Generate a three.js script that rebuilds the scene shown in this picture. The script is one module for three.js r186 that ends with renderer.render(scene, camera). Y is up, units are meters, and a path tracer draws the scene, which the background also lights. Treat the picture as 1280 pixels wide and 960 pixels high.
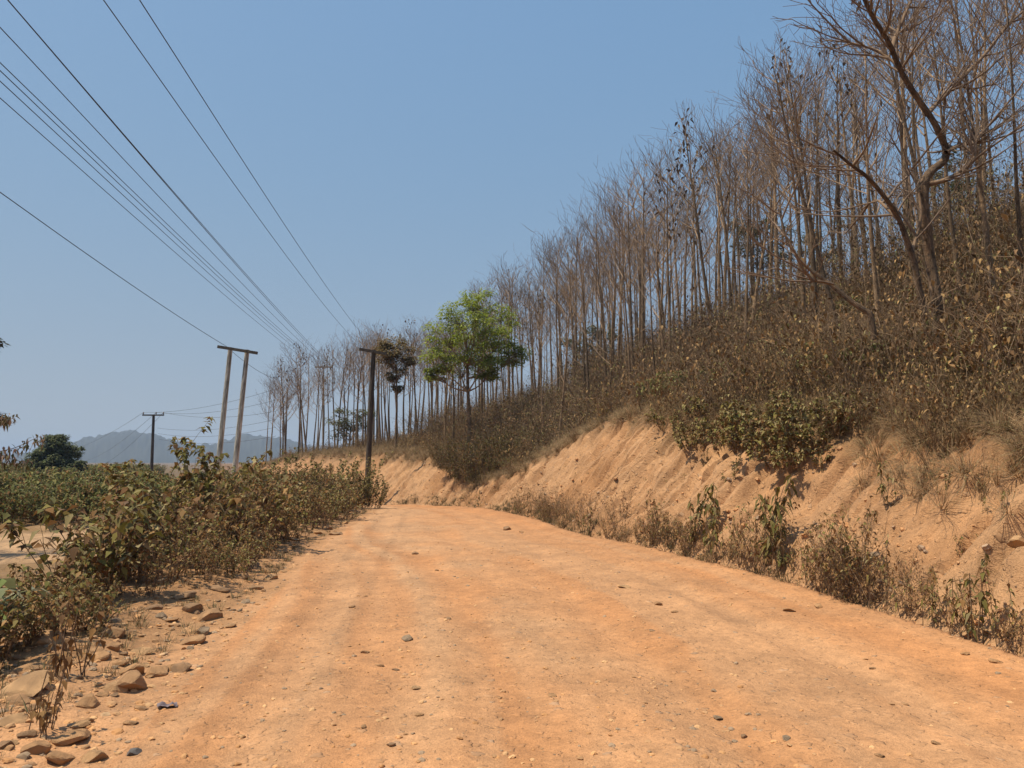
import * as THREE from 'three';

// ---------------------------------------------------------------- camera, sky, sun, exposure
const scene = new THREE.Scene();
const W = 1280, H = 960, F = 950, EYE = 1.6, HORIZON = 576;
const PITCH = Math.atan((HORIZON - H / 2) / F);
const camera = new THREE.PerspectiveCamera(2 * Math.atan(H / 2 / F) * 180 / Math.PI, W / H, 0.1, 9000);
camera.position.set(0, EYE, 0);
camera.rotation.set(PITCH, 0, 0);
camera.updateMatrixWorld(true);

const renderer = new THREE.WebGLRenderer({ antialias: true });
renderer.setSize(1024, 768);
renderer.toneMapping = THREE.LinearToneMapping;
renderer.toneMappingExposure = 1.25;
renderer.shadowMap.enabled = true;
renderer.shadowMap.type = THREE.PCFSoftShadowMap;

const sunDir = new THREE.Vector3(-0.40, 0.91, 0.04).normalize();
const sun = new THREE.DirectionalLight(new THREE.Color().setRGB(1, 0.90, 0.72), 4.5);
sun.position.copy(sunDir).multiplyScalar(300);
sun.target.position.set(0, 0, 0);
sun.castShadow = true; sun.shadow.radius = 2;
sun.shadow.mapSize.set(4096, 4096);
Object.assign(sun.shadow.camera, { left: -90, right: 90, top: 90, bottom: -90, near: 1, far: 700 });
scene.add(sun, sun.target);

{ // hazy dry-season sky: blue overhead, greyer towards the horizon, a broad soft glow round the sun
  const w = 1024, h = 512, a = new Float32Array(w * h * 4);
  const hor = [0.42, 0.462, 0.50], mid = [0.178, 0.365, 0.575], zen = [0.09, 0.235, 0.50];
  for (let j = 0; j < h; j++) {
    const el = ((j + 0.5) / h - 0.5) * Math.PI, y = Math.max(0, Math.sin(el)), c = Math.cos(el);
    const p = Math.exp(-y * 4.4), q = Math.min(1, y * 1.05);
    for (let i = 0; i < w; i++) {
      const az = ((i + 0.5) / w - 0.5) * 2 * Math.PI;
      const dot = Math.cos(az) * c * sunDir.x + Math.sin(el) * sunDir.y + Math.sin(az) * c * sunDir.z;
      const g = 0.17 * Math.exp((dot - 1) * 2.2) + 0.35 * Math.exp((dot - 1) * 14);
      const o = (j * w + i) * 4, tint = [1, 1, 1.02];
      for (let k = 0; k < 3; k++) {
        const clear = mid[k] + (zen[k] - mid[k]) * q;
        a[o + k] = ((clear + (hor[k] - clear) * p) * 0.96 + g * tint[k]) * .82;
      }
      a[o + 3] = 1;
    }
  }
  const sky = new THREE.DataTexture(a, w, h, THREE.RGBAFormat, THREE.FloatType);
  sky.mapping = THREE.EquirectangularReflectionMapping;
  sky.magFilter = sky.minFilter = THREE.LinearFilter; sky.wrapS = THREE.RepeatWrapping;
  sky.needsUpdate = true;
  scene.background = sky; scene.environment = sky;
}
scene.fog = new THREE.FogExp2(new THREE.Color().setRGB(0.60, 0.76, 1.0), 0.00032);

// ---------------------------------------------------------------- helpers
function rng(seed) { let a = seed >>> 0; return () => { a = (a + 0x6D2B79F5) | 0; let t = Math.imul(a ^ (a >>> 15), 1 | a); t = (t + Math.imul(t ^ (t >>> 7), 61 | t)) ^ t; return ((t ^ (t >>> 14)) >>> 0) / 4294967296; }; }
const R0 = rng(20240);
const rand = (a, b, r = R0) => a + (b - a) * r();
const clamp = (x, a, b) => Math.min(b, Math.max(a, x));
const lerp = (a, b, t) => a + (b - a) * t;
const smooth = (a, b, x) => { const t = clamp((x - a) / (b - a), 0, 1); return t * t * (3 - 2 * t); };
function hash(i, j, k) { let h = Math.imul(i, 374761393) + Math.imul(j, 668265263) + Math.imul(k | 0, 1274126177) | 0; h = Math.imul(h ^ (h >>> 13), 1274126177); return ((h ^ (h >>> 16)) >>> 0) / 4294967296; }
function noise(x, y, k = 0, per = 0) { // value noise -1..1; per > 0: repeats
  let i = Math.floor(x), j = Math.floor(y); const fx = x - i, fy = y - j;
  const u = fx * fx * fx * (fx * (fx * 6 - 15) + 10), v = fy * fy * fy * (fy * (fy * 6 - 15) + 10);
  let i1 = i + 1, j1 = j + 1;
  if (per) { i = ((i % per) + per) % per; j = ((j % per) + per) % per; i1 = ((i1 % per) + per) % per; j1 = ((j1 % per) + per) % per; }
  const a = hash(i, j, k), b = hash(i1, j, k), c = hash(i, j1, k), d = hash(i1, j1, k);
  return 2 * (a + (b - a) * u + (c - a) * v + (a - b - c + d) * u * v) - 1;
}
function fbm(x, y, n, k = 0) { let s = 0, a = 0.5, f = 1; for (let i = 0; i < n; i++) { s += a * noise(x * f, y * f, k + i); a *= 0.5; f *= 2.03; } return s; }
function table(t, x) { if (x <= t[0][0]) return t[0][1]; for (let i = 1; i < t.length; i++) if (x <= t[i][0]) return lerp(t[i - 1][1], t[i][1], (x - t[i - 1][0]) / (t[i][0] - t[i - 1][0])); return t[t.length - 1][1]; }
const V = (x, y, z) => new THREE.Vector3(x, y, z);
const used = {};
function numbered(n) { const c = used[n] = (used[n] ?? -1) + 1; return c ? `${n}_${String(c).padStart(3, '0')}` : n; }
function tag(o, label, category, group) { o.userData.label = label; o.userData.category = category; if (group) o.userData.group = group; return o; }
function shade(o) { o.traverse(m => { if (m.isMesh) { m.castShadow = true; m.receiveShadow = true; } }); return o; }
function part(name, geo, mat, parent) { const m = new THREE.Mesh(geo, mat); m.name = name; parent.add(m); return m; }
function thing(name, label, category, group) { const g = new THREE.Group(); g.name = numbered(name); scene.add(g); return tag(g, label, category, group); }
function copy(o, label) { const c = o.clone(); c.name = numbered(o.name.replace(/_\d\d\d$/, '')); c.userData = { ...o.userData }; if (label) c.userData.label = label; scene.add(c); return c; }
function structure(name, geo, mat) { const m = new THREE.Mesh(geo, mat); m.name = numbered(name); m.userData.kind = 'structure'; scene.add(m); return m; }
function stuff(name, geo, mat, mats, cols, label, category) {
  const m = new THREE.InstancedMesh(geo, mat, mats.length); m.name = numbered(name);
  mats.forEach((x, i) => m.setMatrixAt(i, x)); if (cols) cols.forEach((c, i) => m.setColorAt(i, c));
  m.userData = { kind: 'stuff', label, category }; scene.add(m); return m;
}
const ray = (px, py) => V((px - W / 2) / F, (H / 2 - py) / F, -1).applyEuler(camera.rotation);  // per metre of lens depth
function atDepth(px, py, d) { const r = ray(px, py); return V(0, EYE, 0).addScaledVector(r, d / -r.z); }
function flat(px, py, y = 0) { const r = ray(px, py); return V(0, EYE, 0).addScaledVector(r, (y - EYE) / r.y); }
function onGround(px, py, far = 160, fn = groundH) {          // where the sight line through a pixel meets the land
  const r = ray(px, py).divideScalar(1); let s0 = 2;
  for (let s = 2; s < far; s *= 1.012) { const x = r.x * s, z = r.z * s, y = EYE + r.y * s; if (y < fn(x, z)) { return V(x, fn(x, z), z); } s0 = s; }
  return null;
}

// ---------------------------------------------------------------- lie of the land
const dirv = (d, x) => V(x, 0, -d);
class Line {   // a plan curve with signed distance (right of travel positive) and arc length
  constructor(pts) {
    const c = new THREE.CatmullRomCurve3(pts, false, 'centripetal'); this.p = c.getSpacedPoints(260); this.s = [0];
    for (let i = 1; i < this.p.length; i++) this.s.push(this.s[i - 1] + this.p[i].distanceTo(this.p[i - 1]));
    this.len = this.s[this.s.length - 1];
  }
  near(x, z) {
    let best = 1e18, bi = 0, bt = 0;
    for (let i = 0; i < this.p.length - 1; i++) {
      const a = this.p[i], b = this.p[i + 1], ex = b.x - a.x, ez = b.z - a.z, l = ex * ex + ez * ez;
      const t = clamp(((x - a.x) * ex + (z - a.z) * ez) / l, 0, 1), dx = x - a.x - ex * t, dz = z - a.z - ez * t, q = dx * dx + dz * dz;
      if (q < best) { best = q; bi = i; bt = t; }
    }
    const a = this.p[bi], b = this.p[bi + 1], cr = (b.x - a.x) * (z - a.z) - (b.z - a.z) * (x - a.x);
    return { d: Math.sqrt(best) * (cr > 0 ? 1 : -1), t: lerp(this.s[bi], this.s[bi + 1], bt), fz: -lerp(a.z, b.z, bt) };
  }
  at(t) { let i = 1; const n = this.s.length; let lo = 1, hi = n - 1; while (lo < hi) { const m = (lo + hi) >> 1; if (this.s[m] < t) lo = m + 1; else hi = m; } i = lo; return this.p[i - 1].clone().lerp(this.p[i], clamp((t - this.s[i - 1]) / (this.s[i] - this.s[i - 1]), 0, 1)); }
}
const foot = new Line([[-70, 14], [-40, 9], [-20, 6.2], [-8, 5.1], [0, 4.55], [4, 4.25], [6.15, 4.13], [8.7, 3.75], [10.3, 3.5], [12, 3.05], [14.6, 2.35], [16.2, 1.6], [20.5, .65], [25, -.5], [29, -1.9], [34, -4.2], [41, -8], [51, -14], [64, -22.5], [80, -29], [105, -39], [150, -57]].map(a => dirv(...a)));
const kerb = new Line([[-70, 3], [-40, -.5], [-20, -1.6], [-8, -1.9], [0, -2.0], [3.96, -2.1], [5.35, -2.3], [7.1, -2.54], [9.87, -2.9], [13.3, -3.37], [18.1, -3.85], [24, -4.3], [28, -4.9], [32, -7], [38, -11], [48, -18], [61, -27.5], [78, -35], [103, -45.5], [148, -64]].map(a => dirv(...a)));
const topH = d => table([[-20, 2.0], [4, 1.75], [6, 1.7], [8, 1.85], [10, 2.0], [12.5, 2.25], [15, 2.5], [18, 2.75], [21, 2.9], [24, 2.3], [27, 1.1], [30, .85], [34, 1.75], [41, 2.0], [51, 2.2], [60, 1.9], [72, .6], [80, -.6]], d);
const hillK = u => table([[-.45, .015], [-.33, .035], [-.17, .10], [.06, .20], [.27, .33], [.67, .44], [1.3, .46]], u);
const drop = d => -1.1 * smooth(22, 52, d);
function info(x, z) { const f = foot.near(x, z), k = kerb.near(x, z); return { sd: f.d, fd: f.fz, t: f.t, kd: k.d }; }
const cutW = d => Math.max(.5, (topH(d) - drop(d)) * .92);
function cutY(sd, fd, x, z) {    // bank and hill to the right of the foot, absolute height, no fine relief
  const w = cutW(fd), y0 = drop(fd), yt = topH(fd);
  const q = clamp(sd / w, 0, 1);
  let y = y0 + (yt - y0) * (q + .06 * Math.sin(q * Math.PI * 2) * 0 + .08 * q * (1 - q));
  if (sd > w) {
    const u = z < -1 ? x / -z : 1.3, e = sd - w;
    y += hillK(u) * 46 * (1 - Math.exp(-e / 46)) * 1.12 + fbm(x * .16, z * .16, 3, 11) * .8 * smooth(0, 8, e) + .10 * noise(x * 1.3, z * 1.3, 5) * smooth(0, 2, e);
  }
  return y;
}
const tracks = [[1.25, .06, .17], [2.75, .04, .2], [4.05, .025, .18], [5.55, .03, .16]];
function roadY(x, z, sd, kd) {
  let y = drop(-z) + .035 * fbm(x * .55, z * .35, 3, 21) + .008 * noise(x * 4.1, z * 3.3, 25) + .006 * noise(x * 9, z * 9, 26);
  const m = .28 * noise(z * .13, 3.3, 31);
  for (const [o, dep, wd] of tracks) { const e = (-sd - o - m) / wd; y -= dep * Math.exp(-e * e) * (.45 + .55 * smooth(-.6, .4, noise(z * .22, o * 7, 33))); const e2 = (Math.abs(-sd - o - m) - wd * 2.1) / (wd * .8); y += .012 * Math.exp(-e2 * e2); }
  y += .05 * smooth(.7, 0, Math.abs(sd + .1)) + .02 * smooth(.0, .6, noise(x * .7, z * .5, 37)) * smooth(1.2, 0, Math.abs(kd));
  return y;
}
function fieldY(x, z, kd) {
  const e = -kd;
  return lerp(drop(-z), Math.max(drop(-z), -.55), smooth(.5, 6, e)) + .02 * smooth(0, .6, noise(x * .7, z * .5, 37)) * smooth(1.2, 0, e) + (.035 * fbm(x * .55, z * .35, 3, 21)) * smooth(1.5, 0, e) + .10 * smooth(0, .8, e) * fbm(x * 1.6, z * 1.6, 3, 41) + .10 * smooth(.2, 1.1, e) * (1 - smooth(1.6, 4, e)) - .22 * smooth(1.5, 9, e) + .22 * fbm(x * .11, z * .11, 3, 45) * smooth(3, 20, e);
}
function groundH(x, z, I = info(x, z)) {
  if (I.kd < 0 && I.sd < 0) return fieldY(x, z, I.kd);
  if (I.sd <= 0) return roadY(x, z, I.sd, I.kd);
  return cutY(I.sd, I.fd, x, z);
}
// ---------------------------------------------------------------- ground textures (grain only)
function soilMaps(size, seed, pebbles, streak) {
  const col = new Uint8Array(size * size * 4), hgt = new Float32Array(size * size), tone = new Float32Array(size * size), grey = new Float32Array(size * size);
  const oct = [[8, .16], [24, .13], [64, .15], [160, .16], [400, .18], [900, .22]];
  for (let j = 0; j < size; j++) for (let i = 0; i < size; i++) {
    let n = 0, h = 0; const x = i / size, y = j / size;
    for (let k = 0; k < oct.length; k++) { const [f, a] = oct[k]; const v = noise(x * f, y * f, seed + k, f); n += v * a; h += v * a * (k < 2 ? .4 : 1); }
    tone[j * size + i] = n; hgt[j * size + i] = .42 + h * .34;
  }
  const r = rng(seed * 77 + 5);
  for (let p = 0; p < pebbles; p++) {
    const rad = 2.2 + Math.pow(r(), 4) * 15, cx = r() * size, cy = r() * size, an = r() * 3.14, sq = .5 + r() * .5, t = (r() - .42) * .5, g = r() < .12 ? r() * .7 : r() * .12, ph = r() * 6.3;
    const R = Math.ceil(rad * 1.3), ca = Math.cos(an), sa = Math.sin(an);
    for (let b = -R; b <= R; b++) for (let a = -R; a <= R; a++) {
      const u = (a * ca + b * sa) / rad, v = (b * ca - a * sa) / (rad * sq), th = Math.atan2(v, u), q = Math.hypot(u, v) / (1 + .16 * Math.sin(th * 3 + ph) + .1 * Math.sin(th * 5 + ph * 2));
      if (q > 1) continue;
      const o = (((Math.floor(cy + b) % size) + size) % size) * size + ((Math.floor(cx + a) % size) + size) % size;
      const e = Math.sqrt(1 - q * q); hgt[o] = Math.max(hgt[o], .42 + Math.min(.5, rad * .045) * e); tone[o] = tone[o] * .5 + t * Math.min(1, e * 3); grey[o] = g;
    }
  }
  const bump = new Uint8Array(size * size * 4);
  for (let o = 0; o < size * size; o++) {
    const b = clamp(.84 + tone[o] * .22, .2, 1), g = grey[o];
    col[o * 4] = 255 * b * (1 - .10 * g); col[o * 4 + 1] = 255 * b * (1 + .0 * g); col[o * 4 + 2] = 255 * Math.min(1, b * (1 + .16 * g)); col[o * 4 + 3] = 255;
    const hh = clamp(hgt[o], 0, 1) * 255; bump[o * 4] = bump[o * 4 + 1] = bump[o * 4 + 2] = hh; bump[o * 4 + 3] = 255;
  }
  const mk = (d, srgb) => { const t = new THREE.DataTexture(d, size, size); t.wrapS = t.wrapT = THREE.RepeatWrapping; t.magFilter = THREE.LinearFilter; t.minFilter = THREE.LinearMipmapLinearFilter; t.generateMipmaps = true; if (srgb) t.colorSpace = THREE.SRGBColorSpace; t.needsUpdate = true; return t; };
  return [mk(col, true), mk(bump, false)];
}
const [soilMap, soilBump] = soilMaps(2048, 3, 5200);
const M = {};
M.soil = new THREE.MeshStandardMaterial({ map: soilMap, bumpMap: soilBump, bumpScale: .022, roughness: .97, vertexColors: true });
M.bank = new THREE.MeshStandardMaterial({ map: soilMap, bumpMap: soilBump, bumpScale: .035, roughness: 1, vertexColors: true });
M.far = new THREE.MeshStandardMaterial({ roughness: 1, vertexColors: true });
M.leaf = new THREE.MeshPhysicalMaterial({ roughness: .95, specularIntensity: .35, vertexColors: true, side: THREE.DoubleSide, transmission: .28, thickness: 0 });
M.freshLeaf = new THREE.MeshPhysicalMaterial({ roughness: .95, specularIntensity: .35, vertexColors: true, side: THREE.DoubleSide, transmission: .5, thickness: 0 });
M.dry = new THREE.MeshStandardMaterial({ roughness: .9, vertexColors: true, side: THREE.DoubleSide });
M.wood = new THREE.MeshStandardMaterial({ roughness: .95, vertexColors: true });
{ const w = 128, h = 512, d = new Uint8Array(w * h * 4), e = new Uint8Array(w * h * 4); for (let j = 0; j < h; j++) for (let i = 0; i < w; i++) { const a = noise(i * .16, j * .035, 3), b = noise(i * .5, j * .11, 5), p = noise(i * .05, j * .02, 9), v = .74 + .16 * a + .13 * b + (p > .3 ? .14 : 0), hh = .5 + .3 * a + .2 * b; d.set([v, v * .98, v * .95].map(q => 255 * clamp(q, 0, 1)).concat(255), (j * w + i) * 4); e.set([255 * hh, 255 * hh, 255 * hh, 255], (j * w + i) * 4); }
  const mk = (q, srgb) => { const t = new THREE.DataTexture(q, w, h); t.wrapS = t.wrapT = THREE.MirroredRepeatWrapping; t.magFilter = THREE.LinearFilter; if (srgb) t.colorSpace = THREE.SRGBColorSpace; t.needsUpdate = true; return t; };
  M.bark = new THREE.MeshStandardMaterial({ roughness: .95, vertexColors: true, map: mk(d, true), bumpMap: mk(e), bumpScale: .015 }); }

// ---------------------------------------------------------------- ground meshes
const C = { road: [.62, .30, .124], road2: [.59, .262, .096], roadPale: [.62, .335, .158], verge: [.44, .225, .092], sand: [.50, .30, .15], field: [.24, .145, .058], litter: [.195, .102, .042], litter2: [.28, .155, .066], bank: [.57, .31, .145], bank2: [.50, .25, .105] };
const mix3 = (a, b, t) => [lerp(a[0], b[0], t), lerp(a[1], b[1], t), lerp(a[2], b[2], t)];
function groundColor(x, z, I) {
  const n1 = fbm(x * .7, z * .7, 4, 51), n2 = fbm(x * .18, z * .18, 3, 55), n3 = fbm(x * 3.1, z * 3.1, 3, 58);
  if (-z > 74 && I.sd < .25) return C.field.map(v => v * (1 + .22 * n3 + .2 * n2) * .8);
  if (I.kd < 0 && I.sd < 0) {
    const e = -I.kd + n1 * 1.5 + n3 * .4;
    let c = mix3(mix3(C.road, C.roadPale, .5), C.verge, smooth(.0, 1.0, e));
    c = mix3(c, C.field, smooth(1.6, 3.6, e + n2) * .7);
    const bare = smooth(1.25, .8, Math.hypot((x + 10.5) / 3.6, (z + 17) / 4) + n1 * .7);
    c = mix3(c, C.sand, bare);
    const l = 1 + .22 * n3 + .12 * n2; return c.map(v => v * l);
  }
  if (I.sd <= .25) {
    const across = clamp(I.kd / Math.max(1, I.kd - I.sd), 0, 1);
    let c = mix3(C.roadPale, C.road, smooth(.2, .55, across + n1 * .3));
    c = mix3(c, C.road2, smooth(-.05, .55, .75 * noise(-I.sd * 1.5, I.t * .05, 61) + .35 * noise(-I.sd * 4.5, I.t * .10, 62) + n1 * .3) * .8);
    c = mix3(c, C.roadPale, smooth(.1, .6, noise(-I.sd * 2.1 + n1 * .5, I.t * .06, 64) + .3 * noise(-I.sd * 6, I.t * .12, 65)) * .6);
    const l = 1 + .16 * n3 + .10 * n1; return c.map(v => v * l);
  }
  let c = mix3(C.litter, C.litter2, smooth(-.3, .4, n1 + n2));
  c = mix3(c, C.bank2, smooth(.25, .55, fbm(x * .5, z * .5, 3, 71)) * .5);
  const l = 1 + .25 * n3; return c.map(v => v * l);
}
{
  const radii = []; for (let r = .5; r < 2; r *= 1.12) radii.push(r); for (let r = 2; r < 60; r *= 1.0125) radii.push(r); for (let r = 60; r < 6000; r *= 1.07) radii.push(r);
  const az = []; for (let a = -42; a <= 42; a += .22) az.push(a); for (let a = 45; a <= 315; a += 3) az.push(a);
  const nA = az.length, nR = radii.length, pos = new Float32Array((nA * nR + 1) * 3), colr = new Float32Array((nA * nR + 1) * 3), uv = new Float32Array((nA * nR + 1) * 2), zone = new Uint8Array(nA * nR + 1);
  const put = (o, x, z) => {
    const I = info(x, z), far = Math.hypot(x, z); let y = groundH(x, z, I);
    if (I.sd > 0) { const w = cutW(I.fd), q = smooth(-.02, .12, I.sd) * smooth(w + .35, w + .05, I.sd); y -= .45 * q; }
    if (far > 200) y = lerp(y, -2, smooth(200, 500, far));
    pos.set([x, y, z], o * 3); uv.set([x / 4.6, z / 4.6], o * 2); colr.set(groundColor(x, z, I), o * 3);
    zone[o] = I.kd < 0 && I.sd < 0 ? 1 : I.sd <= .12 ? 0 : 2;
  };
  for (let j = 0; j < nR; j++) for (let i = 0; i < nA; i++) { const a = az[i] * Math.PI / 180; put(j * nA + i, Math.sin(a) * radii[j], -Math.cos(a) * radii[j]); }
  put(nA * nR, 0, 0);
  const idx = [[], [], []];
  const tri = (a, b, c) => { const z = zone[a] === zone[b] || zone[a] === zone[c] ? zone[a] : zone[b]; idx[z].push(a, b, c); };
  for (let i = 0; i < nA; i++) { const i2 = (i + 1) % nA; tri(nA * nR, i2, i); for (let j = 0; j < nR - 1; j++) { const a = j * nA + i, b = j * nA + i2, c = a + nA, d = b + nA; tri(a, b, d); tri(a, d, c); } }
  const whole = new THREE.BufferGeometry(); whole.setAttribute('position', new THREE.BufferAttribute(pos, 3)); whole.setIndex(idx.flat()); whole.computeVertexNormals();
  const nor = whole.attributes.normal.array;
  ['road', 'field', 'hillside'].forEach((name, z) => {
    const map = new Map(), P = [], N = [], U = [], K = [], X = [];
    for (const v of idx[z]) { let m = map.get(v); if (m === undefined) { m = map.size; map.set(v, m); for (let k = 0; k < 3; k++) { P.push(pos[v * 3 + k]); N.push(nor[v * 3 + k]); K.push(colr[v * 3 + k]); } U.push(uv[v * 2], uv[v * 2 + 1]); } X.push(m); }
    const g = new THREE.BufferGeometry();
    g.setAttribute('position', new THREE.Float32BufferAttribute(P, 3)); g.setAttribute('normal', new THREE.Float32BufferAttribute(N, 3)); g.setAttribute('uv', new THREE.Float32BufferAttribute(U, 2)); g.setAttribute('color', new THREE.Float32BufferAttribute(K, 3)); g.setIndex(X);
    shade(structure(name, g, M.soil));
  });
}
// the cut earth bank beside the road, with its rills
let slump = null;      // filled in below: a hollow where dark earth has slipped
function bankPoint(t, s) {
  const p = foot.at(t), a = foot.at(t - .6), b = foot.at(t + .6), nx = -(b.z - a.z), nz = b.x - a.x, l = Math.hypot(nx, nz);
  const fd = -p.z, w = cutW(fd), q = s / w, x0 = p.x + nx / l * s, z0 = p.z + nz / l * s;
  const y = cutY(Math.max(0, s), fd, x0, z0);
  const mid = smooth(-.05, .2, q) * smooth(1.15, .85, q);
  const rill = 1 - Math.abs(noise(t * 2.9 + s * .35 + .35 * noise(t * .7, s * .8, 81), s * .16, 83));
  const deep = smooth(.66, 1, rill), strong = .35 + .65 * smooth(-.25, .45, noise(t * .16, 1.7, 85));
  let o = -lerp(.17, .34, smooth(8, 12, fd)) * deep * strong + .05 * noise(t * 6.5 + s * .5, s * .3, 84) * smooth(-.3, .4, noise(t * .2, 4, 86)) + .13 * fbm(t * .9, s * 1.1, 3, 87) + .055 * noise(t * 5.2, s * 5, 90) + .035 * noise(t * 11, s * 11, 91);
  const ns = noise(t * .8, s * .9, 93); o += .10 * smooth(.35, .6, ns);
  const fd0 = -foot.at(t).z, teeth = smooth(11.5, 13.5, fd0) * smooth(23, 20, fd0);   // rows of parallel digger-tooth grooves
  if (teeth > 0) { const ph = t * 3.3 + s * .30 + .25 * noise(t * .6, s * .5, 95), c = Math.abs(ph - Math.floor(ph) - .5) * 2; o -= .18 * teeth * smooth(.55, 1, c) * (.5 + .5 * smooth(-.5, .2, noise(Math.floor(ph + .5) * 3.7, s * .6, 96))); }
  let hollow = 0;
  if (slump) { const a = (t - slump.t) * .8 + (s - slump.s) * .6, b = (s - slump.s) * .8 - (t - slump.t) * .6, q2 = Math.hypot(a / .75, b / .28) + .25 * noise(t * 4, s * 4, 97); hollow = smooth(1.1, .7, q2); o -= .22 * hollow; }
  o *= mid;
  const lean = .72;
  return { x: x0 - nx / l * o * lean, y: y + o * .68 - (s < 0 ? .25 * smooth(0, -.3, s) : 0) - .3 * smooth(w + .3, w + 1.0, s), z: z0 - nz / l * o * lean, deep: deep * strong, hollow, fd, w, q, nx: nx / l, nz: nz / l };
}
const bankTS = (px, py) => { const r = ray(px, py); for (let s = 3; s < 90; s *= 1.004) { const x = r.x * s, z = r.z * s, y = EYE + r.y * s, I = info(x, z); if (y < groundH(x, z, I)) return { t: I.t, s: I.sd, x, y, z }; } return null; };
slump = bankTS(666, 603);
const t0 = foot.near(5.3, 9).t, t1 = foot.near(-30, -82).t;
{
  const ns = 46, ts = []; for (let t = t0; t < t1;) { ts.push(t); const p = foot.at(t); t += clamp(Math.hypot(p.x, p.z) * .0042, .04, .5); }
  const P = [], U = [], K = [], X = [];
  ts.forEach((t, i) => {
    const w = cutW(-foot.at(t).z);
    for (let j = 0; j <= ns; j++) {
      const s = -.3 + (w + 1.3) * j / ns, b = bankPoint(t, s); P.push(b.x, b.y, b.z); U.push(t / 4.1, s * 1.35 / 4.1);
      const n1 = fbm(t * .5, s * .8, 4, 101), n3 = fbm(t * 3, s * 3, 3, 104);
      let c = mix3(C.bank, C.bank2, smooth(-.15, .45, n1 + .1));
      c = mix3(c, C.roadPale, smooth(.1, .4, fbm(t * .35, s * .5, 3, 108)) * .5);
      c = mix3(c, C.litter2, smooth(.72, 1.05, b.q + .35 * fbm(t * 1.1, s * 1.1, 3, 110)) * .85);
      const l = 1 + .2 * n3; K.push(c[0] * l, c[1] * l, c[2] * l);
      if (i && j) { const a = (i - 1) * (ns + 1) + j - 1, e = a + ns + 1; X.push(a, e, e + 1, a, e + 1, a + 1); }
    }
  });
  const g = new THREE.BufferGeometry(); g.setAttribute('position', new THREE.Float32BufferAttribute(P, 3)); g.setAttribute('uv', new THREE.Float32BufferAttribute(U, 2)); g.setAttribute('color', new THREE.Float32BufferAttribute(K, 3));
  for (let i = 0; i < X.length; i += 3) [X[i + 1], X[i + 2]] = [X[i + 2], X[i + 1]];
  g.setIndex(X); g.computeVertexNormals();
  { const n = g.attributes.normal; let up = 0; for (let i = 0; i < n.count; i += 97) up += n.getY(i); if (up < 0) { for (let i = 0; i < X.length; i += 3) [X[i + 1], X[i + 2]] = [X[i + 2], X[i + 1]]; g.setIndex(X); g.computeVertexNormals(); } }
  shade(structure('earth_bank', g, M.bank));
}

// far wooded ridges
{
  const ridge = (name, pts, d, thick, seed) => {
    const n = 460, m = 22, P = [], K = [], X = []; const r = rng(seed);
    for (let i = 0; i <= n; i++) {
      const px = lerp(pts[0][0], pts[pts.length - 1][0], i / n), py = table(pts, px);
      for (let j = 0; j <= m; j++) {
        const v = j / m, dd = d - thick * .5 + thick * v, p = atDepth(px, py, d), hTop = p.y, prof = Math.sin(Math.PI * Math.min(1, v * .98 + .01)) ** .8;
        const x = p.x * (dd / d);
        const y = -6 + (hTop + 6) * prof * (1 + .12 * fbm(px * .05, v * 5, 3, seed) * (1 - Math.abs(v - .5))) + prof * (1.7 * noise(px * .9, v * 40, seed + 9) + 1.3 * noise(px * 2, v * 60, seed + 10) + 5 * noise(px * .16, v * 9, seed + 7));
        P.push(x, y, -dd); const k = 1 + .4 * noise(px * .5, v * 14, seed + 3); K.push(.042 * k, .044 * k, .036 * k);
        if (i && j) { const a = (i - 1) * (m + 1) + j - 1, e = a + m + 1; X.push(a, e, e + 1, a, e + 1, a + 1); }
      }
    }
    const g = new THREE.BufferGeometry(); g.setAttribute('position', new THREE.Float32BufferAttribute(P, 3)); g.setAttribute('color', new THREE.Float32BufferAttribute(K, 3)); g.setIndex(X); g.computeVertexNormals();
    structure(name, g, M.far);
  };
  ridge('hills', [[-520, 590], [-260, 560], [-120, 548], [20, 568], [60, 562], [100, 551], [140, 541], [175, 541], [205, 547], [235, 556], [262, 556], [285, 550], [310, 544], [335, 545], [380, 556], [460, 580], [520, 592]], 1700, 700, 5);
  ridge('hills', [[-700, 580], [-300, 566], [-60, 570], [40, 572], [110, 568], [200, 565], [290, 562], [380, 566], [520, 585]], 2600, 700, 8);
}

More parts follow.
